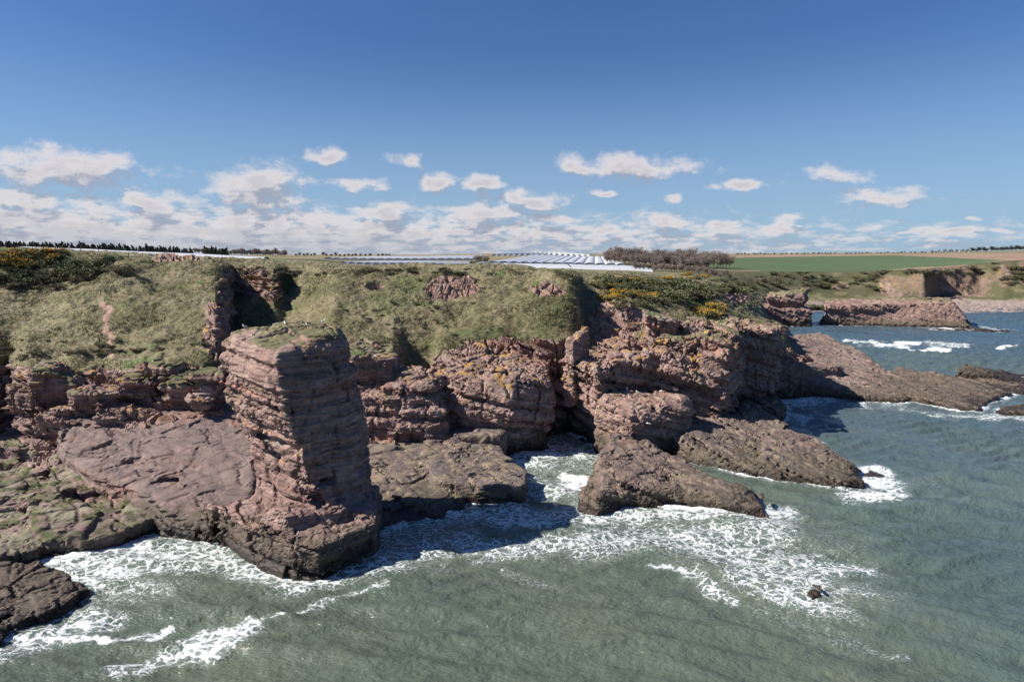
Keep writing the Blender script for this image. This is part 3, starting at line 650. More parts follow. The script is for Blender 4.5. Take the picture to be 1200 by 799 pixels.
    # right-hand shore platform
    pf = [block([W(880, 452), W(940, 462), W(1010, 469), W(1060, 472), W(1060, 440, 3), W(1010, 412, 4), W(960, 395, 5), W(905, 396, 7)], [(*T(905, 425, 160)[:2], 3.8), (*T(1000, 440, 158)[:2], 1.9), (*T(1060, 448, 157)[:2], 1.2), (*T(960, 398, 185)[:2], 4.4), (*T(1020, 420, 172)[:2], 2.4)], ((-3, 1), (5, -.6)), k=1.0),
          block([W(1000, 468), W(1070, 471), W(1120, 481), W(1146, 483), W(1158, 472), W(1190, 462), W(1300, 462), W(1300, 450), W(1200, 447), W(1120, 440, 1.5), W(1050, 424, 3)], [(*W(1050, 455), 1.5), (*W(1150, 472), .8), (*W(1200, 470), .7), (*W(1080, 436), 1.8), (*W(1200, 452), .7)], ((-3, 1), (4, -.8)), k=.9),
          block(wpoly([(1165, 486), (1215, 489), (1300, 492), (1300, 476), (1210, 474), (1172, 478)]), [(*W(1180, 482), .9), (*W(1240, 482), .6), (*W(1300, 484), .8)], ((-3, .8), (2, -.6)), k=.6),
          block([T(885, 420, 158)[:2], T(925, 420, 160)[:2], T(985, 420, 168)[:2], T(990, 400, 180)[:2], T(955, 400, 195)[:2], T(890, 400, 185)[:2]], [(*T(900, 415, 160)[:2], 7.5), (*T(950, 415, 166)[:2], 6.4), (*T(985, 406, 176)[:2], 4), (*T(920, 396, 190)[:2], 5.5), (*T(960, 396, 195)[:2], 2)], ((0, .5), (9, -.8)), k=1.2, bottom=0)]
    R['shore'] = build_rock('shore_platform', pf, 0.38, M['shore'], 'long low pink and grey shore platform reaching out right beyond the headland', 'rock platform', coarse=.5, fine=1.0, blk=.6, crk=.35, grass=(8.2, .78), cuts=[])
    R['hump'] = build_rock('dark_hump_rock', [block([W(1118, 446), W(1160, 449), W(1215, 450), W(1230, 444), W(1160, 440), W(1125, 440)], [(*W(1130, 446), 3.4), (*W(1150, 445), 2.6), (*W(1200, 447), .6), (*W(1140, 441), 3.2)], ((-3, 1), (4, -.7)), k=.9)], 0.38, M['hump'], 'dark hump of rock on the far edge of the right shore platform', 'rock', coarse=.4, fine=.8)
    # far stacks across the bay
    s1 = [T(862, 378, 325)[:2], T(900, 378, 322)[:2], T(950, 378, 322)[:2], T(951, 378, 345)[:2], T(900, 378, 350)[:2], T(862, 378, 350)[:2]]
    s1b = [T(898, 378, 326)[:2], T(940, 378, 324)[:2], T(946, 378, 338)[:2], T(900, 378, 340)[:2]]
    R['far1'] = build_rock('flat_stack', [block(s1, tp((866, 356, 325), (950, 362, 325), (900, 356, 340)), ((-3, .5), (5, 0), (10, 0)), k=1.2),
                                         block(s1b, tp((900, 349, 326), (922, 342, 326), (943, 343, 326), (920, 341, 336)), ((6, -2.0), (9, -1), (12, .5), (18, 0)), k=1.2, bottom=4)], 0.6, M['far'], 'squat red stack with an overhanging green cap across the bay', 'sea stack', coarse=.75, fine=.6, blk=.5, grass=(14, .7))
    s2 = [W(962, 381), W(1020, 382), W(1080, 384), W(1138, 385), W(1136, 382), T(1118, 380, 330)[:2], T(1112, 380, 345)[:2], T(1000, 380, 350)[:2], T(962, 380, 345)[:2]]
    R['far2'] = build_rock('low_headland_rock', [block(s2, tp((966, 362, 325), (1000, 357, 325), (1100, 359, 320), (1060, 354, 340)), ((-3, 1.5), (1, .6), (3, -1.5), (10, -5.5), (11, -5)), k=1.0),
                                               block([T(966, 372, 328)[:2], T(1117, 372, 322)[:2], T(1112, 372, 340)[:2], T(966, 372, 345)[:2]], tp((970, 361, 328), (1008, 351, 328), (1115, 355, 325), (1050, 351, 338)), ((0, 1), (6, -.6), (8, .5), (13, 0)), k=.8, bottom=1)], 0.6, M['far'], 'long low red stack with a slanting right end across the bay', 'sea stack', coarse=.75, fine=.6, blk=.5, grass=(12, .8))
    R['skerry'] = build_rock('low_skerry', [block(wpoly([(1090, 386), (1150, 389), (1185, 389), (1150, 385), (1120, 383)]), [(W(1120, 386)[0], W(1120, 386)[1], .5)], ((-3, 1), (1, -.3)), k=.5)], 0.5, M['tidal'], 'flat dark skerry at the waterline off the slanting end of the far stack', 'skerry', coarse=.4, fine=.4)
    return R
# ------------------------------------------------------------------ sea
FOAM = [ # (x0,y0,x1,y1,radius px, strength) along the photograph's surf, laid on the water plane
 (60,652,190,632,13,1.0),(190,632,330,690,12,.85),(110,668,230,650,22,.8),(330,690,440,668,12,.8),(100,700,180,690,16,.55),
 (0,770,100,742,10,.6),(20,752,120,715,14,.9),(60,748,185,742,7,.95),(0,775,60,755,8,.7),(230,655,300,690,16,.4),
 (130,792,210,768,8,.8),(210,768,280,737,9,.95),(285,733,350,716,4,.6),(350,716,430,690,5,.6),(180,700,250,720,14,.3),
 (440,655,560,630,14,.7),(440,612,560,600,16,.75),(440,640,520,620,18,.6),(560,600,690,610,18,.55),(560,640,700,632,12,.75),(440,672,520,662,14,.45),(600,662,660,690,9,.45),(520,690,600,662,16,.3),
 (580,540,640,530,16,.95),(640,522,700,530,10,.7),(580,565,670,575,12,.75),(668,560,690,572,8,1.2),(560,596,690,608,12,.8),(600,545,690,545,12,.5),
 (690,610,790,600,12,.85),(780,590,900,600,9,1.2),(700,640,900,625,22,.7),(880,590,930,600,10,.9),(800,640,960,680,28,.75),(740,672,800,682,5,.8),(790,682,840,712,8,.75),
 (860,680,960,720,18,.75),(930,650,1040,665,9,.75),(900,640,1000,640,12,.4),(960,700,1020,690,14,.6),(870,720,960,760,16,.4),(960,762,1040,768,8,.5),(1000,690,1060,690,8,.4),(840,655,930,655,20,.55),
 (1010,575,1070,585,6,.9),(1010,560,1045,563,8,1.2),(1040,560,1062,570,8,.9),(1060,560,1110,566,5,.4),(985,560,1010,580,8,.7),(960,520,1000,545,5,.5),(925,508,960,520,5,.7),
 (920,478,945,490,7,.9),(945,466,1000,467,6,.9),(925,468,950,468,6,.9),(1005,470,1060,475,4,.6),(1100,486,1200,490,5,.7),(1060,478,1120,484,4,.5),(880,512,930,500,5,.7),(1160,440,1200,444,4,.8),
 (990,400,1070,404,2.2,1.1),(1000,406,1110,411,2.4,1.3),(1070,402,1140,405,1.8,.8),(1170,407,1190,406,1.6,1.2),(1050,380,1200,386,1.2,.6),(960,379,1050,381,1.0,.8),(1160,362,1200,362,.8,.6),
 (300,660,420,740,20,.30),(440,680,700,700,18,.28),(700,690,860,730,20,.3),(640,600,700,600,20,.5),(560,545,700,540,22,.55),(850,600,1050,640,22,.3),(880,660,1040,700,25,.42),(810,545,860,555,6,.4),(700,590,760,600,8,.7),(800,606,905,606,6,.9)]
def make_water(mat, mat_spray=None):
    def axis(vals): return np.array(vals)
    Y = np.concatenate([np.exp(np.linspace(math.log(30), math.log(480), 640)), np.exp(np.linspace(math.log(500), math.log(9000), 14))])
    Y = np.concatenate([[-300, -50, 5, 20], Y])
    r = np.concatenate([[-12, -5, -2.5, -1.5, -1.1], np.linspace(-0.92, 0.92, 900), [1.1, 1.5, 2.5, 5, 12]])
    YY, RR = np.meshgrid(Y, r, indexing='ij'); XX = RR * np.maximum(YY, 30)
    x = XX.ravel().astype(F32); y = YY.ravel().astype(F32)
    z = np.zeros_like(x)
    inn = (y > 29) & (y < 481)
    # swell and chop running in from the right
    def wave(dx, dy, L, amp, sharp=1.0, ph=0):
        wv = 1.7*fbm(x/(L*2.4)+ph, y/(L*2.4), z*0+ph, 2)
        s = 0.5 + 0.5*np.sin((x*dx + y*dy)/L*2*np.pi + wv*1.5 + ph)
        return amp * (s**sharp - 0.4) * (0.45 + 0.9*vnoise(x/(L*3)+ph, y/(L*3), z*0+9))
    h = wave(-.45, -.89, 15, .8, 1.4) + wave(-.70, -.71, 7.5, .42, 2.2, 3) + wave(-.15, -.98, 4.6, .46, 1.8, 5) + wave(-.5, -.86, 2.5, .15, 1.8, 8) + wave(.35, -.94, 3.3, .27, 1.8, 11) + .06*fbm(x/1.1, y/1.1, z*0+2, 3)
    # distance to the rocks at the waterline
    ds = np.full(x.shape, 60.0)
    sel = np.nonzero(inn)[0]
    for poly, off in ROCK_FOOT:
        lo = poly.min(0)-14; hi = poly.max(0)+14
        k = sel[(x[sel] > lo[0]) & (x[sel] < hi[0]) & (y[sel] > lo[1]) & (y[sel] < hi[1])]
        if len(k): ds[k] = np.minimum(ds[k], poly_sd(poly, x[k].astype(float), y[k].astype(float)) - off)
    fade = np.clip(y/70, .7, 1.6)
    h = h * fade * (0.45 + 0.55*sstep(0, 9, ds))
    z = np.where(inn, h, 0)
    px, py = to_px(x, np.maximum(y, 30), 0*x)
    foam = np.zeros(x.shape)
    wq = 5*fbm(x/4, y/4, x*0+1, 3) ; wq2 = 5*fbm(x/4+50, y/4, x*0+1, 3)
    sc = np.clip(70/np.maximum(y, 30), .2, 1.3)
    wl = 5*fbm(x/13, y/13, x*0+4, 3); pxx = px + (wq*3.0 + wl*7)*sc; pyy = py + (wq2*1.8 - wl*2.5)*sc
    for x0, y0, x1, y1, rr, st in FOAM:
        if rr > 7 and st < 1: rr *= 1.45; st *= .92
        ex, ey = x1-x0, y1-y0; t = np.clip(((pxx-x0)*ex + (pyy-y0)*ey) / (ex*ex+ey*ey), 0, 1)
        d = np.hypot((pxx-x0-ex*t)*0.55, pyy-y0-ey*t)
        foam = np.maximum(foam, st*np.clip(1.25 - d/rr, 0, 1)**0.8)
    surf = np.exp(-np.maximum(ds, 0)/1.1) * (0.85 + 0.5*fbm(x/6, y/6, x*0+7, 2)) * np.clip(y/90, .8, 1.2)
    foam = np.maximum(foam, surf * (y < 430))
    foam = np.where(inn, foam, 0)
    z = z + foam * 0.10 * (0.5+fbm(x/.7, y/.7, x*0, 2)) + np.where(inn, 0.5*np.clip(foam-.95, 0, 1)*(0.6+fbm(x/1.2, y/1.2, x*0, 3)), 0)
    V = np.stack([x, y, z], 1)
    Q = grid_faces(len(Y), len(r))
    o = mesh_obj('sea', V, Q, mat, smooth=True, attrs={'foam': foam})
    tag(o, kind='structure')
    return o
def water_mat():
    m, t, b = new_mat('sea_water')
    g = t.node('ShaderNodeNewGeometry'); P = g.outputs['Position']
    fo = t.attr('foam')
    n = t.noise(P, 0.05, 4)
    col = t.ramp(n, [(0.3, (0.080, 0.106, 0.084)), (0.55, (0.104, 0.130, 0.096)), (0.72, (0.132, 0.152, 0.104))])
    sp = t.node('ShaderNodeSeparateXYZ'); t.put(sp.inputs[0], P)
    far_blue = t.math('MAXIMUM', t.maprange(sp.outputs[1], 110, 300), t.math('MULTIPLY', t.maprange(t.math('SUBTRACT', sp.outputs[0], t.math('MULTIPLY', sp.outputs[1], .1)), 15, 60), .55))  # water colour turns bluer with distance and towards the right
    col = t.mix(far_blue, col, (0.066, 0.108, 0.138))
    # lacy foam: warped cell borders at two sizes
    wv = t.vmath('SCALE', t.noise(P, 0.55, 4, color=True), 3.0)
    Pw = t.vmath('ADD', t.mapping(P, (0.75, 1.0, 0.2)), wv)
    c1 = t.voro(Pw, 0.95, 'DISTANCE_TO_EDGE'); c2 = t.voro(Pw, 2.6, 'DISTANCE_TO_EDGE')
    n3 = t.noise(P, 2.6, 6, 0.72); n4 = t.noise(P, 0.45, 4, 0.65)
    lace = t.math('ADD', t.math('MULTIPLY', t.maprange(c1, 0.0, 0.24), 0.62), t.math('MULTIPLY', t.maprange(c2, 0.0, 0.30), 0.34))
    lace = t.math('ADD', lace, t.math('MULTIPLY', n3, 0.50)); lace = t.math('ADD', lace, t.math('MULTIPLY', n4, 0.55))
    # lace about .4 .. 1.7 ; foam shows where it stays under the density
    f = t.math('SUBTRACT', t.math('MULTIPLY', fo, 1.32), lace)
    fm = t.maprange(f, -0.14, 0.22)
    fm = t.math('MULTIPLY', t.math('MULTIPLY', fm, t.maprange(fo, 0.08, 0.3)), 0.93)
    tr = t.voro(t.vmath('ADD', t.mapping(P, (1.0, 1.5, .3)), t.vmath('SCALE', t.noise(P, 1.3, 3, color=True), 1.6)), 1.5, 'DISTANCE_TO_EDGE')
    trm = t.math('MULTIPLY', t.maprange(tr, 0.075, 0.02), t.maprange(fo, 0.15, 0.7, 0, 0.7))
    trm = t.math('MULTIPLY', trm, t.maprange(n3, 0.42, 0.6))
    fm = t.math('MAXIMUM', fm, trm)
    thin = t.math('MULTIPLY', t.maprange(fo, 0.25, 1.0, 0, 0.35), 1.0)
    col = t.mix(thin, col, (0.24, 0.31, 0.29))
    col = t.mix(1.0, col, (GAIN,)*3, 'MULTIPLY')
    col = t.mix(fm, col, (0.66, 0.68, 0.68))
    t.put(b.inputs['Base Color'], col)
    t.put(b.inputs['Roughness'], t.math('ADD', t.math('MULTIPLY', fm, 0.6), 0.07))
    b.inputs['IOR'].default_value = 1.33; b.inputs['Specular IOR Level'].default_value = 0.5
    r1 = t.noise(t.mapping(P, (1, 1.35, 1), (0, 0, .5)), 0.55, 3, 0.6); r2 = t.noise(t.mapping(P, (1, 1.6, 1), (0, 0, .6)), 2.0, 5, 0.65)
    hgt = t.math('ADD', t.math('MULTIPLY', r1, 1.0), t.math('MULTIPLY', r2, 0.33))
    nb = t.bump(hgt, 0.75, 0.7)
    nb = t.bump(t.math('ADD', fm, t.math('MULTIPLY', n3, .5)), t.math('MULTIPLY', fm, 0.4), 0.12, nb)
    t.put(b.inputs['Normal'], nb)
    return m
def land_mats():
    m = rock_mat('cliff_land', tide=1.4, lichen=.8, guano=.35)
    t = NT(m.node_tree); b = [n for n in t.n if n.type == 'BSDF_PRINCIPLED'][0]
    src = b.inputs['Base Color'].links[0].from_socket
    g = t.node('ShaderNodeNewGeometry'); P = g.outputs['Position']
    src = t.mix(t.math('MULTIPLY', t.attr('scrub'), .8), src, t.mix(t.noise(P, .5, 3), (.030, .040, .016), (.085, .075, .04)))
    c = t.mix(t.attr('path'), src, t.mix(t.noise(P, 1.5, 4), (0.24, 0.145, 0.11), (0.38, 0.26, 0.20)))
    c = t.mix(t.attr('beach'), c, t.mix(t.noise(P, .3, 4), (0.22, 0.17, 0.145), (0.31, 0.25, 0.22)))
    t.put(b.inputs['Base Color'], c)
    def field(name, a, bb, sc=.02):
        m, t, b = new_mat(name); g = t.node('ShaderNodeNewGeometry'); P = g.outputs['Position']
        n = t.noise(t.mapping(P, (1, .3, 1)), sc, 6, .7)
        t.put(b.inputs['Base Color'], t.mix(t.maprange(n, .35, .65), a, bb)); b.inputs['Roughness'].default_value = .95
        b.inputs['Specular IOR Level'].default_value = .1
        return m
    return [m, field('stubble_field', (.15, .135, .075), (.23, .19, .12)), field('green_field', (.072, .104, .052), (.090, .124, .062)), field('ploughed_field', (.22, .145, .105), (.29, .20, .145))]
# ------------------------------------------------------------------ sky, sun, camera
SUN_EL, SUN_AZ = math.radians(39), math.radians(-97)     # azimuth from +Y clockwise: the sun stands left and a little behind the camera
def make_sky():
    w = bpy.data.worlds.new('World'); bpy.context.scene.world = w; w.use_nodes = True
    t = NT(w.node_tree); t.n.clear()
    out = t.node('ShaderNodeOutputWorld'); bg = t.node('ShaderNodeBackground')
    sky = t.node('ShaderNodeTexSky', sky_type='NISHITA'); sky.sun_disc = False
    sky.sun_elevation = SUN_EL; sky.sun_rotation = SUN_AZ; sky.altitude = 30; sky.air_density = 1.0; sky.dust_density = 0.6; sky.ozone_density = 2.0
    tc = t.node('ShaderNodeTexCoord'); D = t.vmath('NORMALIZE', tc.outputs['Generated'])
    s = t.node('ShaderNodeSeparateXYZ'); t.put(s.inputs[0], D)
    az = t.math('ARCTAN2', s.outputs[0], s.outputs[1]); el = t.math('ARCSINE', s.outputs[2])
    # degrees
    az = t.math('MULTIPLY', az, 57.2958); el = t.math('MULTIPLY', el, 57.2958)
    blobs = [(65,200,88,20),(20,238,60,17),(182,238,36,14),(305,220,62,26),(380,184,24,11),(415,218,34,7),(515,213,28,12),(566,218,26,11),(622,236,38,14),(735,196,72,15),(690,204,30,9),(870,217,32,6),
             (985,206,40,10),(1035,232,58,11),(768,252,30,12),(475,188,22,9),(705,227,18,5),(915,268,34,13),(850,270,34,9),(715,270,26,11),(565,252,60,15),(450,250,50,15),(300,255,60,15),(1160,273,18,4),(1075,272,20,4),(1135,260,10,3),(1110,275,30,6),(640,258,40,10),(800,232,14,4),(30,262,90,16),(180,264,80,14),
             (-120,190,60,25),(-200,240,120,20),(1300,215,60,14),(1420,240,90,14)]
    grp = bpy.data.node_groups.new('cloud_density', 'ShaderNodeTree')
    grp.interface.new_socket('Vec', in_out='INPUT', socket_type='NodeSocketVector'); grp.interface.new_socket('Density', in_out='OUTPUT', socket_type='NodeSocketFloat')
    q = NT(grp); gi = q.node('NodeGroupInput'); go = q.node('NodeGroupOutput')
    v = gi.outputs[0]
    sv = q.node('ShaderNodeSeparateXYZ'); q.put(sv.inputs[0], v)
    # cloud texture shrinks towards the horizon
    lg = q.math('MULTIPLY', q.math('LOGARITHM', q.math('MAXIMUM', q.math('ADD', sv.outputs[1], 1.8), 0.3), 2.718), 7.5)
    cc = q.node('ShaderNodeCombineXYZ'); q.put(cc.inputs[0], q.math('MULTIPLY', sv.outputs[0], 0.62)); q.put(cc.inputs[1], lg)
    n1 = q.noise(cc.outputs[0], 0.85, 9, 0.62); n2 = q.noise(q.vmath('ADD', cc.outputs[0], (40, 3, 0)), 0.17, 3, 0.5)
    wn = q.node('ShaderNodeTexNoise'); q.put(wn.inputs['Vector'], cc.outputs[0]); wn.inputs['Scale'].default_value = .33; wn.inputs['Detail'].default_value = 3
    v = q.vmath('ADD', v, q.vmath('MULTIPLY', q.vmath('SUBTRACT', wn.outputs[1], (.5, .5, .5)), (5.5, 2.4, 0)))
    mx = None
    for bx, by, rx, ry in blobs:
        cx, cy = (bx-600)/FPX, (399.5-by)/FPX
        dx, dy, dz = cx, CP+cy*SP, -SP+cy*CP
        A = math.degrees(math.atan2(dx, dy)); E = math.degrees(math.atan2(dz, math.hypot(dx, dy)))
        k = math.degrees(1/FPX) * math.cos(math.radians(A))
        d = q.vmath('MULTIPLY', q.vmath('SUBTRACT', v, (A, E, 0)), (1/(rx*k), 1/(ry*math.degrees(1/FPX)), 0))
        L = q.math('SUBTRACT', 1.0, q.vmath('LENGTH', d))
        mx = L if mx is None else q.math('MAXIMUM', mx, L)
    bank = q.math('MULTIPLY', q.maprange(sv.outputs[1], 6.2, 2.2, -0.8, 0.85, False), 1.0)
    # the bank thins towards the right
    bank = q.math('ADD', bank, q.maprange(sv.outputs[0], -20, 32, 0.06, -0.80, False))
    bank = q.math('SUBTRACT', bank, q.maprange(q.math('ABSOLUTE', sv.outputs[0]), 42, 75, 0, 2.0, False))
    mx = q.math('MAXIMUM', q.math('MAXIMUM', mx, -1.0), bank)
    dens = q.math('ADD', q.math('MULTIPLY_ADD', mx, 1.15, 0.22), q.math('MULTIPLY', q.math('SUBTRACT', n1, 0.5), 3.0))
    dens = q.math('ADD', dens, q.math('MULTIPLY', q.math('SUBTRACT', n2, 0.5), 0.5))
    q.put(go.inputs[0], dens)
    def dens_at(off):
        c = t.node('ShaderNodeCombineXYZ'); t.put(c.inputs[0], t.math('ADD', az, off[0])); t.put(c.inputs[1], t.math('ADD', el, off[1]))
        n = t.node('ShaderNodeGroup'); n.node_tree = grp; t.put(n.inputs[0], c.outputs[0]); return n.outputs[0]
    d0 = dens_at((0, 0)); d1 = dens_at((-0.45, 0.95))
    al = t.maprange(d0, -0.05, 1.1)
    lit = t.maprange(t.math('SUBTRACT', d0, d1), -0.36, 0.40)
    lit = t.math('MULTIPLY', lit, t.maprange(d0, 1.5, 0.5, 0.5, 1.0))
    cl = t.mix(lit, (4.9, 5.3, 6.5), (11.6, 10.8, 10.6))
    cl = t.mix(t.maprange(el, 2.5, 0.0, 0, 0.4), cl, (6.4, 7.1, 8.4))
    base = t.mix(1.0, sky.outputs[0], (0.62, 0.93, 1.38), 'MULTIPLY')
    # pale air low over the land
    base = t.mix(t.maprange(el, 17.0, 0.0, 0, 0.68), base, (5.3, 7.6, 10.2))
    c = t.mix(t.math('MULTIPLY', al, 0.94), base, cl)
    t.put(bg.inputs[0], c); bg.inputs[1].default_value = 0.0405
    t.l.new(bg.outputs[0], out.inputs[0])
    w.cycles.sampling_method = 'MANUAL'; w.cycles.sample_map_resolution = 512
def make_lights():
    L = bpy.data.lights.new('sun', 'SUN'); L.energy = 5.0; L.angle = math.radians(0.53); L.color = (1.0, 0.945, 0.86)
    o = bpy.data.objects.new('sun', L); COL.objects.link(o)
    d = Vector((math.sin(SUN_AZ)*math.cos(SUN_EL), math.cos(SUN_AZ)*math.cos(SUN_EL), math.sin(SUN_EL)))
    o.rotation_euler = d.to_track_quat('Z', 'Y').to_euler(); o.location = (-60, -20, 90)
    c = bpy.data.cameras.new('camera'); c.sensor_width = 36; c.lens = 36*FPX/1200; c.clip_end = 20000; c.clip_start = .5
    co = bpy.data.objects.new('camera', c); COL.objects.link(co); co.location = (0, 0, CAMZ); co.rotation_euler = (math.pi/2 - PITCH, 0, 0)
    sc = bpy.context.scene; sc.camera = co
    sc.view_settings.view_transform = 'Standard'; sc.view_settings.look = 'None'; sc.view_settings.exposure = 0.85; sc.view_settings.gamma = 1
    sc.cycles.max_bounces = 4; sc.cycles.diffuse_bounces = 1; sc.cycles.glossy_bounces = 2; sc.cycles.transparent_max_bounces = 4
# ------------------------------------------------------------------ things on the land
def P3(px, Y, dz=0.0):
    z = ground(px, Y) + dz; return (xat(px, Y, z), Y, z)
def gz(x, Y):
    px = 600 + 800*x/(Y*CP + 5*SP); return ground(px, Y)
def leaf_cloud(n, shape, size, r, flat=0.0):
    """n small faces spread through a volume; shape(rng)->points"""
    C = shape(n); a = r.normal(size=(n, 3)); a /= np.linalg.norm(a, axis=1, keepdims=True)
    b = np.cross(a, r.normal(size=(n, 3))); b /= np.linalg.norm(b, axis=1, keepdims=True)
    s = size * r.uniform(.5, 1.3, (n, 1))
    V = np.stack([C + a*s, C - a*s*.5 + b*s*.8, C - a*s*.5 - b*s*.8], 1).reshape(-1, 3)
    return V, np.arange(3*n).reshape(-1, 3)
def clump_points(r, clumps, rad, n, squash=.8):
    k = r.integers(0, len(clumps), n); c = np.array(clumps)[k]
    d = r.normal(size=(n, 3)); d /= np.linalg.norm(d, axis=1, keepdims=True)
    d *= (r.uniform(.25, 1, (n, 1))**.5) * rad * (1 + .25*r.normal(size=(n, 1)))
    d[:, 2] *= squash
    return c[:, :3] + d * (c[:, 3:4] if c.shape[1] > 3 else 1)
def limb(V, F, p0, p1, r0, r1, k=5):
    p0 = np.array(p0, float); p1 = np.array(p1, float); d = p1-p0; d /= np.linalg.norm(d)
    u = np.cross(d, [.3, .9, .1]); u /= np.linalg.norm(u); w = np.cross(d, u); b = len(V)
    for p, r_ in ((p0, r0), (p1, r1)):
        for i in range(k):
            a = 2*math.pi*i/k; V.append(p + r_*(u*math.cos(a) + w*math.sin(a)))
    for i in range(k): F.append((b+i, b+(i+1) % k, b+k+(i+1) % k, b+k+i))
def make_tree(kind, mats, seed, h):
    r = np.random.default_rng(seed); V, F = [], []
    root = empty('conifer_tree' if kind == 'conifer' else 'bare_tree', (0, 0, 0))
    if kind == 'conifer':
        limb(V, F, (0, 0, -.3), (0, 0, h*.9), h*.03, h*.006)
        cl = [(r.normal()*.05*h, r.normal()*.05*h, z, (1.05 - z/h)*r.uniform(.7, 1.3)) for z in np.linspace(h*.15, h*.98, 14)]
        LV, LF = leaf_cloud(520, lambda n: clump_points(r, cl, h*.38, n, .6), h*.07, r)
        mesh_obj('trunk', V, F, mats[0], root); mesh_obj('crown', LV, LF, mats[1], root)
    else:
        limb(V, F, (0, 0, -.3), (0, 0, h*.3), h*.024, h*.018)
        tips = []
        for i in range(9):
            a = i*2.4 + r.uniform(-.4, .4); s = r.uniform(.3, .9); z0 = h*r.uniform(.22, .38)
            q = (math.cos(a)*h*.22*s, math.sin(a)*h*.22*s, h*r.uniform(.3, .66)); limb(V, F, (0, 0, z0), q, h*.014, h*.008, 4)
            for j in range(5):
                e = (q[0] + r.normal()*h*.12, q[1] + r.normal()*h*.12, q[2] + h*r.uniform(.06, .3)); limb(V, F, q, e, h*.006, h*.002, 3); tips.append((*e, r.uniform(.6, 1.2)))
        T0 = np.array(tips)[:, :3]; n = 2000
        c = clump_points(r, tips, h*.17, n, .9); d = r.normal(size=(n, 3))*.5 + (c - np.array([0, 0, h*.4]))/h; d /= np.linalg.norm(d, axis=1, keepdims=True)
        u = np.cross(d, r.normal(size=(n, 3))); u /= np.linalg.norm(u, axis=1, keepdims=True)
        L = h*.07; wd = h*.010
        LV = np.stack([c - d*L/2 + u*wd, c - d*L/2 - u*wd, c + d*L/2], 1).reshape(-1, 3)
        mesh_obj('trunk', V, F, mats[0], root); mesh_obj('crown', LV, np.arange(3*n).reshape(-1, 3), mats[2], root)
    return root
def scatter_trees(protos, spots, label, cat, group):
    for i, (px, Y, s, *lab) in enumerate(spots):
        p = protos[i % len(protos)]
        o = p if not p.get('label') else copy_tree(p)
        o.location = P3(px, Y, -.2); o.rotation_euler = (0, 0, random.uniform(0, 6.28)); o.scale = (s*random.uniform(.9, 1.15), s, s*random.uniform(.88, 1.1))
        tag(o, lab[0] if lab else label, cat, group)
def tunnel(mat, matl, a, b, w, h, name='polytunnel', nseg=8, arc=8):
    a = np.array(a, float); b = np.array(b, float); d = b[:2]-a[:2]; d /= np.linalg.norm(d); s = np.array([d[1], -d[0]])
    V, F = [], []
    nr = nseg+1
    for i in range(nr):
        t = i/nseg; p = a[:2] + (b[:2]-a[:2])*t; z = gz(p[0], p[1]) - .15
        for j in range(arc+1):
            th = math.pi*j/arc
            V.append((p[0] + s[0]*w/2*math.cos(th), p[1] + s[1]*w/2*math.cos(th), z + h*math.sin(th)**.75))
    F = list(map(tuple, grid_faces(nr, arc+1)))
    base = np.array([a[0], a[1], V[0][2]])
    root = empty(name, base)
    mesh_obj('cover', np.array(V)-base, F, mat, root, smooth=True)
    # near end: pale grey panel closing the hoop, set just inside the sheet
    E = [Vv for Vv in V[:arc+1]]; c = np.mean(E, 0); z0 = V[0][2]
    q = [np.array(e) + np.array([d[0], d[1], 0])*.35 for e in E]
    q = [np.array([*(np.array([a[0], a[1]]) + (p_[:2]-np.array([a[0], a[1]]))*.93), z0 + (p_[2]-z0)*.93]) for p_ in q]
    ev = np.array(q) - base; tri = [(0, i, i+1) for i in range(1, arc)]
    mesh_obj('end_panel', ev, tri, matl, root)
    return root
def sdf_mesh(parts, h, k):
    """one continuous body from capsules (p0, p1, r0, r1)"""
    pts = np.array([q for p in parts for q in (p[0], p[1])]); rm = max(max(p[2], p[3]) for p in parts)
    lo = pts.min(0)-rm-3*h; hi = pts.max(0)+rm+3*h
    ax = [np.arange(lo[i], hi[i], h) for i in range(3)]
    G = np.stack(np.meshgrid(*ax, indexing='ij'), -1); D = np.full(G.shape[:3], 9.0)
    for p0, p1, r0, r1, *sq in parts:
        p0 = np.array(p0); p1 = np.array(p1); e = p1-p0
        t = np.clip(((G-p0)@e)/(e@e+1e-9), 0, 1)[..., None]
        v = G-(p0+e*t)
        if sq: v = v*np.array(sq[0])
        D = smin(D, np.linalg.norm(v, axis=-1)-(r0+(r1-r0)*t[..., 0]), k)
    return surfnets(D.astype(F32), lo, h)
